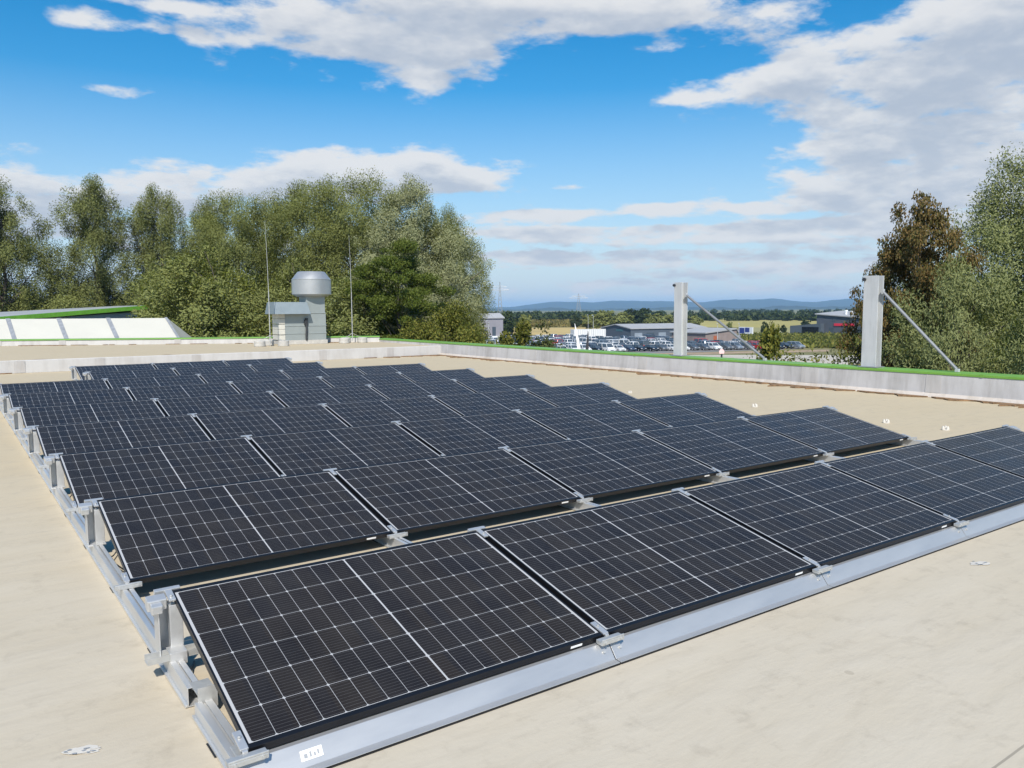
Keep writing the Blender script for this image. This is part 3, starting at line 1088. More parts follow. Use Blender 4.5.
for s in list(np.arange(.02, Ls - 1.2, 1.0 * (Ls / 11.3))) :
    mb = MB()
    s2 = s - .9
    mb.add([(s, -.03, zb_), (s + .2, -.03, zb_), (s2 + .2, 1.6, zt_ + .03), (s2, 1.6, zt_ + .03), (s, .0, zb_ - .05), (s + .2, .0, zb_ - .05), (s2 + .2, 1.62, zt_ - .02), (s2, 1.62, zt_ - .02)],
           [(0, 1, 2, 3), (0, 4, 5, 1), (1, 5, 6, 2), (2, 6, 7, 3), (3, 7, 4, 0)])
    mb.build('rib', GALV_D, sk)
mb = MB()
mb.add([(Ls - .06, -.035, zb_), (Ls + .06, -.035, zb_), (Ls - .94, 1.6, zt_ + .04), (Ls - 1.06, 1.6, zt_ + .04)], [(0, 1, 2, 3)])
mb.build('rib', GALV_D, sk)
mb = MB()
mb.box(-.2, Ls + .2, -.2, 3.6, -.6, zb_ - .06)
mb.build('kerb', PARA, sk)

nb = empty('green_edged_building', (0, 0, 0))
tag(nb, 'pale neighbouring building with lime green roof edge behind the skylight', 'building')
P1 = at(137, 62)
P0 = at(-60, 52)
P2 = at(118, 66.5)
P3 = at(-70, 60)
zc, zl_ = zat(137, 305.5, 62), zat(-20, 321, 52)
mb = MB()
wallpts = [(P0, zl_ - .2), (P1, zc - .45), (P2, zc - .3), (P3, zl_ - .2)]
vs = [(p[0], p[1], GZ) for p, z in wallpts] + [(p[0], p[1], z) for p, z in wallpts]
mb.add(vs, [(0, 1, 5, 4), (1, 2, 6, 5), (2, 3, 7, 6), (3, 0, 4, 7), (4, 5, 6, 7)])
mb.build('wall', mat('pale_metal_wall', (0.52, 0.55, 0.60), 0.6, 0, 0.08, 0.6), nb)
P1o = P1 + (P1 - P0) / np.linalg.norm(P1 - P0) * .9
off = (P1 - P2) / np.linalg.norm(P1 - P2) * .3
mb = MB()
pts = [(P0 + off, zl_), (P1o + off, zc), (P2, zc - .02), (P3, zl_ + .1)]
vs = [(p[0], p[1], z - .26) for p, z in pts[:2]] + [(p[0], p[1], z - .3) for p, z in pts[2:]] + [(p[0], p[1], z) for p, z in pts]
mb.add(vs, [(0, 1, 5, 4), (1, 2, 6, 5), (3, 0, 4, 7), (0, 3, 2, 1), (4, 5, 6, 7)])
mb.build('fascia', mat('bright_lime_fascia', (0.24, 0.58, 0.07), 0.45), nb)
mb = MB()
pts = [(P0 + off * .6, zl_ + .01), (P1o * .98 + P0 * .02 + off * .6, zc + .01), (P2, zat(112, 306.0, 66.5)), (P3, zat(-60, 315.5, 60))]
mb.add([(p[0], p[1], z) for p, z in pts] + [(p[0], p[1], z - .3) for p, z in pts], [(0, 1, 2, 3), (7, 6, 5, 4), (0, 4, 5, 1), (1, 5, 6, 2), (3, 2, 6, 7), (0, 3, 7, 4)])
mb.build('roof', mat('grey_metal_roof', (0.42, 0.43, 0.42), 0.5, 0.2, 0.08, 0.5), nb)

# ------------------------------------------------------------------ far buildings


def wall_tiles(name, c):
    return mat(name, c, 0.7, 0.05, 0.06, 0.4)


DARKW = wall_tiles('anthracite_cladding', (0.075, 0.095, 0.12))
ROOFG = wall_tiles('grey_sheet_roof', (0.36, 0.36, 0.36))
BRICK = mat('grey_brown_brick', (0.24, 0.19, 0.17), 0.85, 0, 0.15, 0.7)
GLASSD = mat('dark_window_glass', (0.06, 0.08, 0.10), 0.1, 0.0, 0.1)


def gable_hall(name, lab, corner, right, depth, zw, zr, wmat, rmat, rf=.5):
    """corner = near corner, right = far end of the long side; the short side runs back to the left"""
    c, r_ = np.array(corner), np.array(right)
    dx = (r_ - c)
    Lx = np.linalg.norm(dx)
    root = empty(name, (c[0], c[1], GZ), (0, 0, math.atan2(dx[1], dx[0])))
    tag(root, lab, 'building')
    mb = MB()
    h, hr = zw - GZ, zr - GZ
    D = depth
    mb.add([(0, 0, 0), (Lx, 0, 0), (Lx, D, 0), (0, D, 0), (0, 0, h), (Lx, 0, h), (Lx, D, h), (0, D, h), (0, D * rf, hr - .1), (Lx, D * rf, hr - .1)],
           [(0, 1, 5, 4), (1, 2, 6, 9, 5), (2, 3, 7, 6), (3, 0, 4, 8, 7)])
    mb.build('wall', wmat, root)
    mb = MB()
    o = .4
    mb.add([(-o, -o, h), (Lx + o, -o, h), (Lx + o, D * rf, hr), (-o, D * rf, hr), (Lx + o, D + o, h), (-o, D + o, h),
            (-o, -o, h - .3), (Lx + o, -o, h - .3), (Lx + o, D * rf, hr - .3), (-o, D * rf, hr - .3), (Lx + o, D + o, h - .3), (-o, D + o, h - .3)],
           [(0, 1, 2, 3), (3, 2, 4, 5), (6, 7, 1, 0), (10, 11, 5, 4), (9, 6, 0, 3), (11, 9, 3, 5), (7, 8, 2, 1), (8, 10, 4, 2), (7, 6, 9, 8), (8, 9, 11, 10)])
    mb.build('roof', rmat, root)
    return root, Lx, h


hall, Lx, hh = gable_hall('storage_hall', 'long dark grey hall with gabled end behind the parked cars', at(631, 272), at(706, 290), 19, zat(631, 328.3, 272), zat(620, 324, 280), DARKW, ROOFG)
for k in range(6):
    mb = MB()
    x = 1.5 + k * (Lx - 2) / 6
    mb.box(x, x + 3.0, -.06, -.003, 0.2, hh - 1.6)
    mb.build('bay_door', [mat('light_bay_door', (0.25, 0.29, 0.33), 0.4, 0.1, 0.1, 0.5), GLASSD][k % 2], hall)
mb = MB()
mb.box(-.05, -.003, 5, 9.5, hh * .62, hh * .86)
mb.build('sign_panel', mat('teal_sign', (0.05, 0.13, 0.15), 0.5), hall)

brick, Lx, hh = gable_hall('brick_building', 'low grey brown brick building with pale grey roof right of the left post', at(672, 236), at(706, 226), 12, zat(700, 332.5, 226), zat(712, 328.0, 236), BRICK, ROOFG, .96)
mb = MB()
mb.box(Lx + .003, Lx + .06, 3, 4.2, 0, 2.1)
mb.build('door', mat('orange_door', (0.35, 0.10, 0.04), 0.6), brick)
mb = MB()
mb.box(1.5, 3.2, -.06, -.003, .9, 2.1)
mb.build('window', GLASSD, brick)

grey, Lx, hh = gable_hall('grey_industrial_building', 'plain grey industrial building half hidden by trees left of the field', at(468, 250), at(503, 254), 8, zat(500, 317.5, 252), zat(490, 313, 260), mat('mauve_grey_cladding', (0.24, 0.23, 0.25), 0.7, 0, 0.08, 0.3), ROOFG)
for x in (2.0, 8.0):
    mb = MB()
    mb.box(x, x + 1.2, -.06, -.003, 1.0, 4.2)
    mb.build('window', GLASSD, grey)
mb = MB()
mb.box(Lx * .55, Lx * .95, -.5, -.003, 0, 1.3)
mb.build('loading_bay', WHITE, grey)

# modern dark building with the red band
c, r_ = at(817, 305), at(884, 292)
dx = r_ - c
Lm = np.linalg.norm(dx)
mod = empty('dark_showroom', (c[0], c[1], GZ), (0, 0, math.atan2(dx[1], dx[0])))
tag(mod, 'dark grey showroom with sloping roof and red band left of the wide post', 'building')
h0_, h1_ = zat(817, 314.5, 305) - GZ, zat(884, 320, 292) - GZ
mb = MB()
mb.add([(0, 0, 0), (Lm, 0, 0), (Lm, 16, 0), (0, 16, 0), (0, 0, h0_), (Lm, 0, h1_), (Lm, 16, h1_), (0, 16, h0_)],
       [(0, 1, 5, 4), (1, 2, 6, 5), (2, 3, 7, 6), (3, 0, 4, 7), (4, 5, 6, 7)])
mb.build('wall', mat('slate_cladding', (0.085, 0.095, 0.115), 0.6, 0.1, 0.08, 0.4), mod)
mb = MB()
mb.add([(-.5, -.6, h0_ + .02), (Lm + .5, -.6, h1_ + .02), (Lm + .5, 16.5, h1_ + .9), (-.5, 16.5, h0_ + .9), (-.5, -.6, h0_ + .35), (Lm + .5, -.6, h1_ + .35), (Lm + .5, 16.5, h1_ + 1.3), (-.5, 16.5, h0_ + 1.3)],
       [(4, 5, 6, 7), (0, 1, 5, 4), (1, 2, 6, 5), (2, 3, 7, 6), (3, 0, 4, 7), (3, 2, 1, 0)])
mb.build('roof', ROOFG, mod)
mb = MB()
mb.box(Lm * .28, Lm * .58, -.25, -.003, h0_ * .46, h0_ * .58)
mb.build('red_band', mat('red_sign', (0.62, 0.03, 0.06), 0.45), mod)
for (a, b_, z0, z1) in ((.46, .57, .66, .84), (.24, .29, .66, .80), (.20, .27, .05, .38), (.64, .72, .1, .5)):
    mb = MB()
    mb.box(Lm * a, Lm * b_, -.06, -.003, h0_ * z0, h0_ * z1)
    mb.build('window', GLASSD, mod)
for (x, w, z) in ((.33, .8, 1.6), (.43, 1.1, 1.5), (.56, 2.2, .8), (.70, .8, 1.3)):
    mb = MB()
    zz = h0_ + (h1_ - h0_) * x + .45
    mb.lathe([(w / 2, 0), (w / 2, z * .6), (w * .7, z * .62), (w * .7, z)], 12, (Lm * x, 5, zz + .1))
    mb.build('roof_vent', WHITE, mod)
mb = MB()
mb.add([(-9.5, -2, 0), (3, -2, 0), (3, 6, 0), (-9.5, 6, 0), (-9.5, -2, 3.2), (3, -2, 4.2), (3, 6, 4.4), (-9.5, 6, 3.4)],
       [(0, 1, 5, 4), (1, 2, 6, 5), (2, 3, 7, 6), (3, 0, 4, 7), (4, 5, 6, 7)])
mb.build('annex', DARKW, mod)
mb = MB()
mb.box(-4.5, 2.2, -2.08, -2.003, .1, 2.9)
mb.build('glass_front', mat('black_glass', (0.01, 0.012, 0.016), 0.08), mod)

# white wall left of the hall
p0_, p1_ = at(574, 262), at(606, 268)
dx = p1_ - p0_
wl_ = empty('white_container', (p0_[0], p0_[1], GZ), (0, 0, math.atan2(dx[1], dx[0])))
tag(wl_, 'long white container standing left of the dark hall', 'container')
mb = MB()
Lw = np.linalg.norm(dx)
mb.box(0, Lw, 0, 2.5, .15, 3.0)
mb.build('shell', OFFW, wl_, bevel=.05)
mb = MB()
for k in range(14):
    mb.box(.3 + k * (Lw - .6) / 14, .5 + k * (Lw - .6) / 14, -.05, -.003, .25, 2.9)
mb.build('ribs', WHITE, wl_)

# white and blue billboard
p0_, p1_ = at(739, 285), at(753, 280)
dx = p1_ - p0_
bb = empty('billboard', (p0_[0], p0_[1], GZ), (0, 0, math.atan2(dx[1], dx[0])))
tag(bb, 'white framed sign board with dark blue panels beyond the car lot', 'sign')
Lw = np.linalg.norm(dx)
mb = MB()
mb.box(0, Lw, 0, .3, 1.0, 3.3)
mb.build('board', WHITE, bb)
mb = MB()
mb.box(Lw * .05, Lw * .42, -.05, -.003, 1.2, 3.0)
mb.box(Lw * .47, Lw * .78, -.05, -.003, 1.6, 3.1)
mb.build('blue_panel', mat('navy_panel', (0.03, 0.05, 0.22), 0.5), bb)
mb = MB()
for x in (.3, Lw - .3):
    mb.box(x - .1, x + .1, .05, .25, 0, .999)
mb.build('leg', GALV_D, bb)


# street lamps, flags, small sign, pylons
def lamp(u, dist, h, lab):
    p = at(u, dist)
    root = empty('street_lamp', (p[0], p[1], GZ))
    tag(root, lab, 'street lamp', 'street lamps around the car lot')
    mb = MB()
    mb.tube([(0, 0, 0), (0, 0, h * .5), (0, 0, h)], [.09, .07, .05], 8)
    mb.build('pole', GALV, root)
    mb = MB()
    mb.tube([(0, 0, h), (-.5, -.3, h + .15), (-1.1, -.7, h + .1)], [.08, .1, .12], 8)
    mb.build('lamp_head', GALV, root)


lamp(593.3, 250, 7.6, 'white street lamp above the white container')
lamp(588.2, 300, 7.4, 'thin far street lamp just left of the lamp above the container')
lamp(718, 215, 5.6, 'street lamp at the right side of the brick building')
lamp(739.5, 230, 5.4, 'street lamp in front of the blue and white sign board')
lamp(488.5, 215, 6.6, 'street lamp in front of the plain grey industrial building')


def flag(u, v0, ut, vt, dist, m, lab):
    p = at(u, dist)
    zb, zt = GZ, zat(ut, vt, dist)
    q = at(ut, dist)
    root = empty('feather_flag', (p[0], p[1], GZ))
    tag(root, lab, 'flag', 'leaning feather flags in the car lot')
    dx = Vector((q[0] - p[0], q[1] - p[1], zt - GZ))
    mb = MB()
    mb.tube([(0, 0, 0), tuple(dx * .5), tuple(dx)], [.05, .04, .02], 6)
    mb.build('mast', m, root)
    mb = MB()
    s = Vector((RT[0], RT[1], 0))
    vs = []
    for t, w in ((.12, .62), (.3, .62), (.5, .5), (.7, .35), (.88, .2), (1.0, .05)):
        b0 = dx * t
        vs += [b0, b0 + s * w, b0 + s * w + Vector((.02, .03, 0)), b0 + Vector((.02, .03, 0))]
    fs = []
    for i in range(5):
        a = i * 4
        for k in range(4):
            fs.append((a + k, a + (k + 1) % 4, a + 4 + (k + 1) % 4, a + 4 + k))
    fs += [(0, 3, 2, 1), (20, 21, 22, 23)]
    mb.add(vs, fs)
    mb.build('cloth', m, root)


flag(578.5, 352, 574.6, 323.5, 165, WHITE, 'white leaning feather flag in front of the parked cars')
flag(585, 351, 588, 331, 168, mat('black_flag', (0.03, 0.03, 0.035), 0.6), 'dark leaning feather flag beside the white one')
flag(683, 351, 684, 331, 200, mat('grey_flag', (0.3, 0.3, 0.3), 0.6), 'grey feather flag partly behind the left steel post')

p = at(722.5, 158)
rs = empty('roadside_sign', (p[0], p[1], GZ))
tag(rs, 'small pale pink board on a dark post beside the pale road', 'sign')
mb = MB()
mb.box(-.12, .12, -.12, .12, 0, 1.0)
mb.build('post', PARTD, rs)
mb = MB()
mb.prism([(-.42, 1.0), (.42, 1.0), (.5, 1.45), (.25, 1.9), (-.25, 1.9), (-.5, 1.45)], -.08, .08, 'y')
mb.build('board', mat('pale_pink_board', (0.75, 0.50, 0.48), 0.6), rs, rot=(0, 0, R(-45)))


def pylon(u, vtop, dist, lab):
    p = at(u, dist)
    zt = zat(u, vtop, dist) - GZ
    root = empty('power_pylon', (p[0], p[1], GZ), (0, 0, R(-38)))
    tag(root, lab, 'pylon', 'lattice power pylons on the plain')
    s = dist / 600
    mb = MB()
    wb, wt = 2.2 * s, .45 * s
    r_ = .13 * s
    for sx in (-1, 1):
        for sy in (-1, 1):
            mb.tube([(sx * wb, sy * wb, 0), (sx * wt * 1.4, sy * wt * 1.4, zt * .7), (sx * .15, sy * .15, zt)], r_, 5)
    for k in range(9):
        t0, t1 = k / 9, (k + 1) / 9
        a, b_ = wb + (wt - wb) * t0, wb + (wt - wb) * t1
        for sy in (-1, 1):
            mb.tube([(-a, sy * a, zt * t0 * .9), (b_, sy * b_, zt * t1 * .9)], r_ * .6, 4)
            mb.tube([(a, sy * a, zt * t0 * .9), (-b_, sy * b_, zt * t1 * .9)], r_ * .6, 4)
    mb.build('lattice_tower', GALV_D, root)
    for z, w in ((.80, 7), (.88, 5)):
        mb = MB()
        for sy in (-.3, .3):
            mb.tube([(-w * s, 0, zt * z), (0, sy * s, zt * z - .2), (w * s, 0, zt * z)], r_ * .9, 5)
        mb.tube([(-w * s, 0, zt * z), (0, 0, zt * z + 1.2 * s), (w * s, 0, zt * z)], r_ * .7, 5)
        mb.build('cross_arm', GALV_D, root)


pylon(500, 282, 620, 'tall lattice power pylon beside the central trees')
pylon(578.5, 293.5, 1100, 'farther lattice power pylon above the middle of the field')

# ------------------------------------------------------------------ parked cars


def car_mesh(name, kind):
    Ln, Wd = {'hatchback': (4.0, 1.76), 'saloon': (4.6, 1.82), 'van': (4.9, 1.92), 'suv': (4.5, 1.86)}[kind]
    H = {'hatchback': 1.48, 'saloon': 1.44, 'van': 1.95, 'suv': 1.68}[kind]
    belt = {'hatchback': .92, 'saloon': .90, 'van': 1.08, 'suv': 1.02}[kind]
    hl = Ln / 2
    mb = MB()
    # body sides: lower profile (x along the length)
    low = [(-hl + .05, .28), (hl - .05, .28), (hl, .5), (hl - .05, .72), (hl - .95 if kind != 'van' else hl - .6, belt), (-hl + .10, belt + .03), (-hl, .6)]
    n = len(low)
    for sgn in (1,):
        pass
    y = Wd / 2
    vs = []
    for yy, ins in ((-y, .0), (y, .0)):
        for (px, pz) in low:
            k = .06 if pz > .7 else 0
            vs.append((px, yy * (1 - k), pz))
    fs = [tuple(range(n))[::-1], tuple(range(n, 2 * n))] + [(i, (i + 1) % n, n + (i + 1) % n, n + i) for i in range(n)]
    mb.add(vs, [f[::-1] for f in fs], 0)
    # cabin: glass band with a painted roof
    fx = {'hatchback': (hl - 1.0, hl - 1.75, -hl + .45, -hl + .18), 'saloon': (hl - 1.15, hl - 1.95, -hl + 1.45, -hl + .75),
          'van': (hl - .65, hl - 1.35, -hl + .12, -hl + .06), 'suv': (hl - 1.15, hl - 1.8, -hl + .35, -hl + .14)}[kind]
    yb, yt = y * .93, y * .76
    b_ = belt + .005
    vs = [(fx[0], -yb, b_), (fx[0], yb, b_), (fx[3], yb, b_), (fx[3], -yb, b_), (fx[1], -yt, H - .07), (fx[1], yt, H - .07), (fx[2], yt, H - .07), (fx[2], -yt, H - .07)]
    mb.add(vs, [(0, 1, 5, 4), (1, 2, 6, 5), (2, 3, 7, 6), (3, 0, 4, 7)], 1)
    vs = [(fx[1] + .05, -yt, H - .07), (fx[1] + .05, yt, H - .07), (fx[2] - .05, yt, H - .07), (fx[2] - .05, -yt, H - .07),
          (fx[1] - .15, -yt * .9, H), (fx[1] - .15, yt * .9, H), (fx[2] + .15, yt * .9, H), (fx[2] + .15, -yt * .9, H)]
    mb.add(vs, [(0, 1, 5, 4), (1, 2, 6, 5), (2, 3, 7, 6), (3, 0, 4, 7), (4, 5, 6, 7)], 0)
    # painted pillars
    for sy in (-1, 1):
        for a, c in (((fx[0]), fx[1]), ((fx[3]), fx[2]), ((fx[0] + fx[3]) / 2, (fx[1] + fx[2]) / 2)):
            mb.tube([(a, sy * yb * 1.005, b_), (c, sy * yt * 1.01, H - .06)], .05, 5, 0)
    for sx in (-1, 1):
        for sy in (-1, 1):
            c = (sx * hl * .62, sy * (y - .1), .31)
            mb.tube([(c[0], c[1] - .11, c[2]), (c[0], c[1] + .11, c[2])], .315, 12, 2)
            mb.tube([(c[0], c[1] - .12 * (1 if sy < 0 else -1), c[2]), (c[0], c[1] + .125 * sy, c[2])], .19, 10, 3)
    for sy in (-1, 1):
        mb.box(hl - .12, hl + .005, sy * y * .62 - .2, sy * y * .62 + .2, .62, .76, 3)
        mb.box(-hl - .01, -hl + .08, sy * y * .75 - .15, sy * y * .75 + .15, .68, .88, 4)
    mb.box(hl - .06, hl + .012, -.4, .4, .40, .54, 1)
    mb.box(-hl - .012, -hl + .05, -.26, .26, .48, .6, 3)
    o = mb.build(name, [PAINT['white'], GLASSD, TYRE, LAMPM, TAILM])
    return o


def paint(name, c, rough=.25, metal=.2):
    return mat('car_paint_' + name, c, rough, metal, .03, 1)


PAINT = {'white': paint('white', (.74, .74, .73), .3, 0), 'silver': paint('silver', (.42, .44, .46), .3, .6), 'grey': paint('grey', (.17, .175, .18), .3, .4),
         'black': paint('black', (.015, .016, .019), .22, .2), 'dark blue': paint('dark_blue', (.03, .045, .085), .25, .3), 'red': paint('red', (.45, .03, .03), .28, .1)}
TYRE = mat('tyre_rubber', (.02, .02, .02), .8)
LAMPM = mat('headlamp_glass', (.62, .64, .66), .2, .3)
TAILM = mat('tail_lamp', (.35, .02, .02), .3)
protos = {k: car_mesh('parked_car', k) for k in ('hatchback', 'saloon', 'van', 'suv')}
A, B = at(455, 174), at(800, 203)
rd = (B - A) / np.linalg.norm(B - A)
rn = np.array([-rd[1], rd[0]])
Lrow = np.linalg.norm(B - A)
yaw_row = math.atan2(rd[1], rd[0])
ROWN = ['nearest', 'second', 'third', 'fourth', 'fifth', 'sixth', 'seventh', 'eighth']
used = {k: False for k in protos}
rr = random.Random(11)
placed = []


def column_of(p):
    d = np.array([p[0], p[1], GZ]) - CAM
    return 512 + FPX * (d @ RT) / (d @ FW)


def inside(root_xy, ang, Lx, D, p, mrg):
    dx, dy = p[0] - root_xy[0], p[1] - root_xy[1]
    lx = dx * math.cos(ang) + dy * math.sin(ang)
    ly = -dx * math.sin(ang) + dy * math.cos(ang)
    return -mrg < lx < Lx + mrg and -mrg < ly < D + mrg


count = {}
for ri, off_ in enumerate((0, 12.5, 18.2, 33, 39, 54, 60, 76)):
    x = 0.0
    q = 0
    while x < Lrow + off_ * .2:
        p = A + rd * x + rn * off_
        x += 2.62 + rr.uniform(-.06, .12)
        q += 1
        u = column_of(p)
        if rr.random() < .06 or u < 452 or u > 845:
            continue
        if u > 588 and ri > 5:
            continue
        if u > 668 and ri > 2:
            continue
        if u > 745 and ri > 1:
            continue
        if inside(brick.location, brick.rotation_euler.z, 9, 12, p, 3.2) or inside(hall.location, hall.rotation_euler.z, 32, 15, p, 4) or \
           inside(wl_.location, wl_.rotation_euler.z, 12, 3, p, 3):
            continue
        colour = rr.choices(['white', 'silver', 'grey', 'black', 'dark blue', 'red'], [.42 if u < 680 else .26, .27, .15, .10, .07, .04 if u < 680 else .16])[0]
        kind = rr.choices(['hatchback', 'saloon', 'suv', 'van'], [.4, .22, .30, .08])[0]
        src = protos[kind]
        if not used[kind]:
            used[kind] = True
            c = src
        else:
            c = src.copy()
            col.objects.link(c)
        nose = 1 if ri % 2 == 0 else -1
        c.location = (p[0] + rr.uniform(-.25, .25), p[1] + rr.uniform(-.25, .25), GZ + .012)
        c.rotation_euler = (0, 0, yaw_row - nose * math.pi / 2 + rr.uniform(-.05, .05) + .22)
        c.material_slots[0].link = 'OBJECT'
        c.material_slots[0].material = PAINT[colour]
        placed.append((c, ri, colour, kind, u))
ORDN = ['first', 'second', 'third', 'fourth', 'fifth', 'sixth', 'seventh', 'eighth', 'ninth', 'tenth', 'eleventh', 'twelfth', 'thirteenth', 'fourteenth', 'fifteenth']
groups = {}
for c, ri, colour, kind, u in placed:
    groups.setdefault((ri, colour, kind), []).append((u, c))
for (ri, colour, kind), lst in groups.items():
    lst.sort(key=lambda t: t[0])
    for i, (u, c) in enumerate(lst):
        kk = {'saloon': 'saloon car', 'hatchback': 'hatchback', 'van': 'van', 'suv': 'tall estate'}[kind]
        if len(lst) == 1:
            lab = 'only %s %s in the %s car row of the lot' % (colour, kk, ROWN[ri])
        else:
            lab = '%s %s in the %s car row, %s such from the left' % (colour, kk, ROWN[ri], ORDN[min(i, 14)])
        tag(c, lab, 'car', 'cars parked in the lot')

# ------------------------------------------------------------------ trees
BARK = mat('bark', (0.11, 0.09, 0.07), 0.95, 0, 0.3, 3, bump=0.5)


def mesh_from_arrays(name, verts, quads, material):
    me = bpy.data.meshes.new(name)
    nv, nf = len(verts), len(quads)
    me.vertices.add(nv)
    me.vertices.foreach_set('co', verts.astype(np.float32).ravel())
    me.loops.add(nf * 4)
    me.loops.foreach_set('vertex_index', quads.astype(np.int32).ravel())
    me.polygons.add(nf)
    me.polygons.foreach_set('loop_start', np.arange(0, nf * 4, 4, dtype=np.int32))
    me.materials.append(material)
    me.update(calc_edges=True)
    return me


def leaf_quads(rs, P, outd, ll, lw, droop, up_bias=.35):
    """P: leaf positions, outd: outward directions"""
    n = len(P)
    ax = rs.normal(size=(n, 3)) * .8 + outd * .6
    ax[:, 2] -= droop
    ax /= np.linalg.norm(ax, axis=1)[:, None]
    nr = rs.normal(size=(n, 3)) * .42 + outd * 1.0 + np.array([0, 0, up_bias])
    wd = np.cross(nr, ax)
    wd /= np.linalg.norm(wd, axis=1)[:, None] + 1e-9
    s = rs.uniform(.65, 1.35, n)[:, None]
    a, b = ax * (ll / 2) * s, wd * (lw / 2) * s
    V = np.stack([P - a, P - a * .1 + b, P + a, P - a * .1 - b], 1).reshape(-1, 3)
    Q = np.arange(n * 4).reshape(n, 4)
    return V, Q


def make_tree(seed, H, base, Rx, prof, nclump, nleaf, cr, ll, lw, droop, lmat, lobes=7, lobe_amp=.28, trunk_r=.3, squash=(1, 1, 1.1), inner=.42, lean=0.0, bare=.0):
    """returns (trunk mesh, crown mesh) centred on the trunk foot"""
    rs = np.random.RandomState(seed)
    # main boughs spread over a lumpy envelope, twig clumps on each bough, leaves on each clump
    nb = max(9, int(nclump / 5.5))
    tb = (np.arange(nb) + rs.uniform(0, 1, nb)) / nb
    ab = np.arange(nb) * 2.4 + rs.uniform(-.5, .5, nb)
    eb = np.interp(tb, [p[0] for p in prof], [p[1] for p in prof])
    rb = Rx * rs.uniform(.26, .46, nb) * (.5 + .5 * eb)
    rad = np.maximum(0, Rx * eb * rs.uniform(1 - lobe_amp, 1 + lobe_amp * .6, nb) - rb * .9) * rs.uniform(.25, 1, nb) ** inner
    B = np.stack([rad * np.cos(ab), rad * np.sin(ab), base + tb * (H - base)], 1)
    B[:, 0] += lean * tb * (H - base)
    ob = B - np.stack([np.zeros(nb), np.zeros(nb), B[:, 2] * .93], 1)
    ob /= np.linalg.norm(ob, axis=1)[:, None] + 1e-9
    w_ = rb ** 2 / np.sum(rb ** 2)
    bi = rs.choice(nb, nclump, p=w_)
    q_ = rs.normal(size=(nclump, 3)) + ob[bi] * .5 + np.array([0, 0, .25])
    q_ /= np.linalg.norm(q_, axis=1)[:, None]
    C = B[bi] + q_ * (rb[bi] * rs.uniform(.35, 1.05, nclump) ** .6)[:, None] * np.array(squash)
    size = cr * rs.uniform(.45, 1.25, nclump)
    per = np.maximum(6, (nleaf / nclump * (size / size.mean()) ** 2)).astype(int)
    idx = np.repeat(np.arange(nclump), per)
    dirs = rs.normal(size=(len(idx), 3))
    dirs /= np.linalg.norm(dirs, axis=1)[:, None]
    rr_ = rs.uniform(0, 1, len(idx)) ** .5
    P = C[idx] + dirs * (rr_ * size[idx])[:, None] * np.array(squash)
    P[:, 2] -= droop * .5 * rs.uniform(0, 1, len(idx)) ** 2 * size[idx] * 1.5
    # true the crown to its height and radius
    kz = H / np.percentile(P[:, 2], 99.7)
    kr = Rx / np.percentile(np.hypot(P[:, 0], P[:, 1]), 97.5)
    P *= np.array([kr, kr, kz])
    C = C * np.array([kr, kr, kz])
    P[:, 2] = np.maximum(P[:, 2], .15)
    od = dirs * .45 + q_[idx] * .7 + ob[bi][idx] * .25
    V, Q = leaf_quads(rs, P, od, ll, lw, droop)
    crown = mesh_from_arrays('crown', V, Q, lmat)
    mb = MB()
    pts, rads = [], []
    wob = rs.normal(size=(8, 2)) * .12
    for i in range(8):
        s = i / 7
        pts.append((wob[i][0] * s * 2 + lean * s * H * .8, wob[i][1] * s * 2, s * H * .86))
        rads.append(trunk_r * (1 - .88 * s))
    mb.tube(pts, rads, 8)
    order = rs.permutation(nclump)[:min(nclump, 70)]
    for i in order:
        c = C[i]
        z0 = max(base * .6, c[2] - np.hypot(c[0], c[1]) * rs.uniform(.5, 1.0) - .4)
        s = min(.95, z0 / (H * .86))
        k = s * 7
        i0 = min(6, int(k))
        p0 = np.array(pts[i0]) * (1 - (k - i0)) + np.array(pts[i0 + 1]) * (k - i0)
        mid = (p0 + c) / 2 + np.array([0, 0, .12 * np.linalg.norm(c - p0)])
        r0 = max(.02, trunk_r * (1 - .88 * s) * .4)
        mb.tube([tuple(p0), tuple(mid), tuple(c)], [r0, r0 * .6, .012], 5)
    me = bpy.data.meshes.new('trunk')
    me.from_pydata(mb.v, [], mb.f)
    me.materials.append(BARK)
    me.update()
    return me, crown


def tree(name, meshes, x, y, z, sc, rot, label, cat, group=None):
    root = empty(name, (x, y, z), (0, 0, rot))
    root.scale = sc if isinstance(sc, tuple) else (sc, sc, sc)
    tag(root, label, cat, group)
    for nm, me in zip(('trunk', 'crown'), meshes):
        o = bpy.data.objects.new(nm, me)
        col.objects.link(o)
        o.parent = root
    return root


LW = leaf_material('willow_leaves', (.112, .132, .019), (.188, .205, .034), (.285, .274, .066), (.23, .25, .085), .30)
LP = leaf_material('poplar_leaves', (.105, .124, .021), (.176, .192, .036), (.262, .256, .070), (.22, .24, .085), .30)
LS = leaf_material('silver_willow_leaves', (.110, .128, .027), (.182, .200, .049), (.285, .29, .115), (.36, .37, .20), .28)
LG = leaf_material('hornbeam_leaves', (.075, .115, .014), (.14, .18, .026), (.215, .245, .050), None, .40)
LY = leaf_material('yellow_green_leaves', (.095, .115, .018), (.175, .185, .032), (.30, .27, .06), None, .40)
LM = leaf_material('red_brown_maple_leaves', (.085, .098, .026), (.165, .115, .036), (.26, .17, .058), None, .25)
LMG = leaf_material('dark_green_leaves', (.020, .034, .010), (.038, .058, .016), (.07, .09, .028), None, .25)
LO = leaf_material('olive_willow_leaves', (.105, .136, .024), (.188, .215, .045), (.28, .29, .088), (.27, .29, .12), .32)

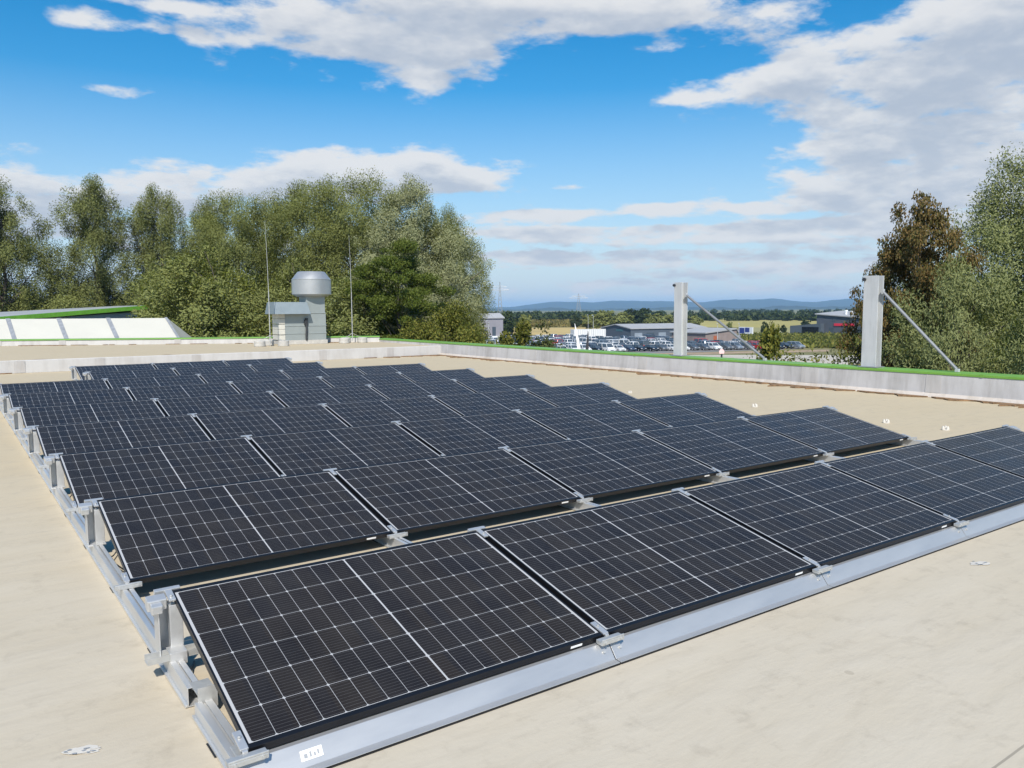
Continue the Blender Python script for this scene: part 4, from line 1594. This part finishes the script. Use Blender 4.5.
RND = [(0, .5), (.15, .85), (.4, 1.0), (.7, .92), (.9, .68), (1, .3)]
TALL = [(0, .6), (.2, .95), (.5, 1.0), (.75, .8), (.92, .5), (1, .2)]
BUSH = [(0, .85), (.3, 1.0), (.6, .9), (.85, .6), (1, .15)]
M_POP = [make_tree(31, 19, 2.0, 4.4, TALL, 300, 150000, .75, .13, .055, .1, LP, 9, .35, .32, (.85, .85, 1.5), .5, .03),
         make_tree(32, 19, 1.5, 4.6, TALL, 300, 150000, .75, .13, .055, .1, LP, 9, .4, .32, (.85, .85, 1.55), .5, .04)]
M_WIL = [make_tree(41, 18, 1.2, 6.0, RND, 520, 230000, .85, .13, .05, .35, LW, 12, .26, .4, (1, 1, 1.1), .4),
         make_tree(42, 18, 1.2, 6.2, RND, 520, 230000, .85, .13, .05, .4, LW, 12, .30, .4, (1, 1, 1.15), .4)]
M_SIL = make_tree(45, 18, 1.2, 6.4, [(0, .6), (.15, .88), (.4, 1.0), (.65, .92), (.85, .66), (.95, .4), (1, .15)], 600, 260000, .8, .13, .055, .25, LS, 14, .22, .4, (1, 1, 1.05), .34)
M_HRN = make_tree(47, 13, .8, 3.9, TALL, 260, 90000, .6, .13, .07, .0, LG, 9, .28, .25, (1.35, 1.35, .55), .4)
M_BSH = [make_tree(51, 6.5, .3, 3.0, BUSH, 150, 50000, .55, .10, .05, .0, LY, 8, .3, .1, (1, 1, .9), .4),
         make_tree(52, 8, .3, 3.6, BUSH, 240, 90000, .6, .10, .045, .2, LW, 8, .3, .12, (1, 1, .9), .4)]

GT = 'tall trees beyond the left of the roof'


def put(meshes, H, u, vtop, dist, wscale, lab, cat='tree', name='tree', grp=GT, seed=0):
    p = at(u, dist)
    h = zat(u, vtop, dist) - GZ
    s = h / H
    return tree(name, meshes, p[0], p[1], GZ, (s * wscale, s * wscale, s), (seed * 2.4) % 6.28, lab, cat, grp)


put(M_POP[0], 19, 8, 184, 78, 1.0, 'airy poplar at the far left edge of the photo', name='poplar_tree', seed=1)
put(M_POP[1], 19, 97, 184, 80, 1.05, 'tall airy poplar standing apart, above the green edged building', name='poplar_tree', seed=2)
put(M_POP[0], 19, 167, 192, 80, .95, 'airy poplar between the lone poplar and the rounded willows', name='poplar_tree', seed=4)
put(M_POP[1], 19, 203, 203, 82, .8, 'slimmer poplar rising behind the first rounded willow', name='poplar_tree', seed=5)
put(M_WIL[0], 18, 242, 198, 60, .84, 'rounded olive willow left of the roof fan', name='willow_tree', seed=1)
put(M_WIL[1], 18, 300, 190, 68, 1.0, 'olive willow behind the roof fan', name='willow_tree', seed=3)
put(M_WIL[0], 18, 352, 180, 64, .98, 'tallest willow right behind the right lightning rod', name='willow_tree', seed=5)
put(M_SIL, 18, 413, 187, 57, .86, 'big silvery willow at the right end of the left tree group', name='willow_tree', seed=2)
put(M_WIL[1], 18, 448, 212, 66, .62, 'olive willow behind the right side of the silvery willow', name='willow_tree', seed=6)
put(M_HRN, 13, 398, 243, 48, .85, 'fresh green hornbeam in front of the silvery willow', name='hornbeam_tree', seed=2)
put(M_HRN, 13, 362, 268, 52, .8, 'darker green hornbeam right of the roof fan', name='hornbeam_tree', seed=5)
GB = 'bushes along the roof edge'
put(M_BSH[0], 6.5, 447, 306, 46, .95, 'yellow green bush below the silvery willow', 'bush', 'bush', GB, 2)
put(M_BSH[1], 8, 190, 262, 70, .9, 'olive bush left of the rounded willow, behind the skylight end', 'bush', 'bush', GB, 3)
put(M_BSH[1], 8, 205, 258, 50, 1.2, 'wide olive bush below the first rounded willow', 'bush', 'bush', GB, 5)
put(M_BSH[1], 8, 300, 270, 50, 1.1, 'olive bush directly behind the roof fan', 'bush', 'bush', GB, 7)
put(M_BSH[1], 8, 60, 285, 80, 1.2, 'dark bush behind the green roof edge between two poplars', 'bush', 'bush', GB, 9)
put(M_BSH[1], 8, 8, 282, 80, 1.2, 'dark bush at the far left behind the skylight', 'bush', 'bush', GB, 11)
put(M_BSH[1], 8, 112, 288, 80, .8, 'dark bush at the foot of the lone poplar', 'bush', 'bush', GB, 13)

# near trees on the right
M_MPL = make_tree(61, 14.5, 2, 4.6, RND, 420, 110000, .66, .13, .10, .05, LM, 10, .28, .32, (1.2, 1.2, .7), .4)
M_BIG = make_tree(62, 17, 1.0, 6.6, [(0, .6), (.2, .95), (.45, 1.0), (.7, .92), (.88, .6), (1, .15)], 820, 330000, .85, .135, .05, .4, LO, 14, .3, .4, (1, 1, 1.2), .36)
M_LOW = make_tree(63, 9, .3, 4.6, BUSH, 380, 120000, .6, .12, .034, .35, LO, 10, .28, .2, (1.1, 1.1, .9), .38)
GR = 'trees beyond the right parapet'
put(M_MPL, 14.5, 917, 206, 30, .50, 'red brown maple tree behind the wide steel post', name='maple_tree', grp=GR, seed=1)
put(M_BIG, 17, 1026, 168, 36, .98, 'tall olive willow at the right edge of the photo', name='willow_tree', grp=GR, seed=2)
put(M_LOW, 9, 962, 268, 27, .58, 'low spreading willow in front of the maple', name='willow_tree', grp=GR, seed=3)
put(M_LOW, 9, 1045, 300, 25, .6, 'low willow at the right edge below the tall willow', name='willow_tree', grp=GR, seed=6)
M_MG = make_tree(64, 11, .8, 4.2, RND, 220, 50000, .65, .14, .10, .05, LMG, 10, .3, .3, (1.2, 1.2, .8), .4)
put(M_MG, 11, 905, 285, 33, .42, 'dark green bushy tree below the maple crown', name='bushy_tree', grp=GR, seed=2)

# slender shrubs and weeds rising beyond the right parapet
M_SLN = make_tree(71, 8, .5, 1.25, TALL, 60, 5200, .5, .18, .10, .0, LY, 6, .45, .08, (1, 1, 1.1), .6)
M_SL2 = make_tree(72, 8, .5, 1.6, TALL, 70, 6500, .55, .18, .10, .0, leaf_material('birch_leaves', (.055, .075, .018), (.10, .12, .03), (.17, .17, .06), None, .35), 6, .45, .08, (1, 1, 1.1), .6)
GS = 'young trees growing beyond the right parapet'
put(M_SLN, 8, 521, 322, 46, .9, 'young birch left of the wider one, before the yellow field', 'young tree', 'young_tree', GS, 1)
put(M_SL2, 8, 546, 324, 44, 1.0, 'wider young birch before the yellow field', 'young tree', 'young_tree', GS, 2)
put(M_SL2, 8, 483, 335, 48, .7, 'small dark bush before the grey industrial building', 'bush', 'bush', GS, 3)
put(M_SLN, 8, 768, 326, 33, .7, 'slim sapling between the two steel posts', 'young tree', 'young_tree', GS, 4)
put(M_SL2, 8, 466, 318, 50, .8, 'dark green sapling at the foot of the silvery willow', 'young tree', 'young_tree', GS, 5)
put(M_SLN, 8, 505, 333, 42, .9, 'short yellowish bush right of the small dark bush', 'bush', 'bush', GS, 6)
M_WED = make_tree(73, 7.5, .5, 1.4, BUSH, 50, 3600, .5, .12, .05, -.2, LY, 6, .5, .05, (1, 1, 1.2), .6)
for i, (u, v, dd, w, lab) in enumerate(((752, 360, 29, .8, 'thin yellow weed bush just right of the left brace foot'), (786, 350, 30, 1.1, 'thin yellow weed bush between sapling and wide post'),
                                        (815, 354, 28, 1.1, 'low yellow weed bush before the pale road'), (842, 349, 27, 1.0, 'yellow weed bush left of the wide post'),
                                        (856, 344, 30, 1.0, 'taller yellowish weed bush touching the wide post'))):
    put(M_WED, 7.5, u, v, dd, w, lab, 'weed bush', 'weed_bush', 'yellowish weed bushes beyond the parapet', i + 1)

# trees out on the plain
M_FAR = [make_tree(81, 10, .8, 5.0, RND, 70, 3800, 1.5, 1.0, .6, .0, LMG, 8, .3, .3, (1, 1, .9), .4),
         make_tree(82, 10, .8, 5.0, RND, 70, 3800, 1.5, 1.0, .6, .0, LW, 8, .3, .3, (1, 1, .9), .4)]
GF = 'trees on the plain behind the hall'
far = [(604, 311, 360, 1.3, 1, 'olive tree left above the dark hall'), (622, 313, 350, 1.5, 1, 'broad olive tree right above the hall gable'),
       (643, 309, 420, 1.6, 0, 'dark tree standing highest behind the hall'), (632, 309.5, 430, 1.3, 0, 'dark tree left of the highest one behind the hall'),
       (655, 314, 370, 1.4, 1, 'olive tree above the middle of the hall roof'), (668, 315, 380, 1.4, 1, 'olive tree just left of the left steel post'),
       (660, 312, 450, 1.0, 0, 'small dark tree between the hall trees'), (694, 316, 400, 1.3, 1, 'olive tree just right of the left steel post'),
       (765, 322, 330, .75, 0, 'small dark conical tree on the meadow'), (784, 325, 330, .8, 0, 'small dark round tree right of the conical one'),
       (508, 312, 300, .9, 0, 'dark tree right of the grey industrial building'), (524, 315, 320, .8, 1, 'olive tree beside the dark one near the grey building'),
       (590, 315, 380, 1.1, 1, 'olive tree above the white container'), (576, 316, 420, 1.0, 0, 'dark tree left of the white container'),
       (740, 327, 300, .6, 0, 'small dark bush behind the sign board'), (806, 318, 420, 1.0, 0, 'dark tree left of the dark showroom'),
       (730, 322, 380, .7, 1, 'olive bush right of the brick building roof')]
for i, (u, v, dd, w, k, lab) in enumerate(far):
    put(M_FAR[k], 10, u, v, dd, w, lab, 'tree', 'tree', GF, i)

# far woods: one mass of leaf clumps on trunks, too many to count
rs = np.random.RandomState(5)
PV, PO, SZ = [], [], []
for (u0, u1, d0, d1, n, hh0, hh1) in ((440, 1040, 800, 950, 270, 4.5, 7), (490, 600, 640, 700, 60, 5.5, 8), (690, 830, 620, 720, 60, 3.5, 5.5), (380, 500, 420, 520, 50, 6, 8), (700, 1040, 1500, 1900, 120, 5, 8)):
    for _ in range(n):
        u, dd = rs.uniform(u0, u1), rs.uniform(d0, d1)
        p = at(u, dd)
        h = rs.uniform(hh0, hh1)
        m_ = 45
        q = rs.normal(size=(m_, 3))
        q /= np.linalg.norm(q, axis=1)[:, None]
        rad_ = h * .48
        c = np.array([p[0], p[1], GZ + h * .5])
        PV.append(c + q * rs.uniform(.55, 1, (m_, 1)) * np.array([rad_ * 1.25, rad_ * 1.25, h * .52]))
        PO.append(q)
PV, PO = np.concatenate(PV), np.concatenate(PO)
V, Q = leaf_quads(rs, PV, PO, 4.2, 2.8, 0, .4)
me = mesh_from_arrays('distant_wood', V, Q, LMG)
o = bpy.data.objects.new('distant_wood', me)
col.objects.link(o)
tag(o, 'dark line of far woods across the plain below the blue hills', 'wood', kind='stuff')

# maize field behind the car lot
rs = np.random.RandomState(9)
n_ = 9000
uu, dd = rs.uniform(500, 612, n_), rs.uniform(430, 560, n_)
base = at(0, 1)
DD = np.array([at(u, 1.0) - CAM[:2] for u in uu])
P = np.stack([CAM[0] + DD[:, 0] * dd, CAM[1] + DD[:, 1] * dd, GZ + rs.uniform(.3, 2.2, n_)], 1)
V, Q = leaf_quads(rs, P, np.tile([0, 0, 1.0], (n_, 1)), 2.2, 1.0, -.6, .2)
me = mesh_from_arrays('maize_field', V, Q, leaf_material('maize_leaves', (.13, .115, .03), (.21, .175, .05), (.30, .23, .075), None, .3))
o = bpy.data.objects.new('maize_field', me)
col.objects.link(o)
tag(o, 'ripening yellow green maize field beyond the parked cars', 'maize field', kind='stuff')

# rough grass and herbs in front of the showroom and beside the lot
n_ = 5000
uu, dd = rs.uniform(742, 900, n_), rs.uniform(205, 300, n_)
DD = np.array([at(u, 1.0) - CAM[:2] for u in uu])
P = np.stack([CAM[0] + DD[:, 0] * dd, CAM[1] + DD[:, 1] * dd, GZ + rs.uniform(.1, .9, n_)], 1)
V, Q = leaf_quads(rs, P, np.tile([0, 0, 1.0], (n_, 1)), 1.5, .8, -.4, .3)
me = mesh_from_arrays('rough_grass', V, Q, LY)
o = bpy.data.objects.new('rough_grass', me)
col.objects.link(o)
tag(o, 'rough yellowish grass and herbs in front of the dark showroom', 'grass', kind='stuff')

# ------------------------------------------------------------------ haze over the plain
hz = bpy.data.materials.new('haze_air')
hz.use_nodes = True
hz.node_tree.nodes.clear()
ho = hz.node_tree.nodes.new('ShaderNodeOutputMaterial')
hv = hz.node_tree.nodes.new('ShaderNodeVolumePrincipled')
hv.inputs['Color'].default_value = (0.40, 0.66, 1.0, 1)
hv.inputs['Density'].default_value = 9.5e-5
hv.inputs['Anisotropy'].default_value = 0.0
hz.node_tree.links.new(hv.outputs[0], ho.inputs['Volume'])
mb = MB()
mb.box(-9100, 14100, -3100, 14100, GZ - 1.0, 140)
tag(mb.build('haze', hz), 'thin bluish haze over the plain and the far hills', 'haze', kind='stuff')
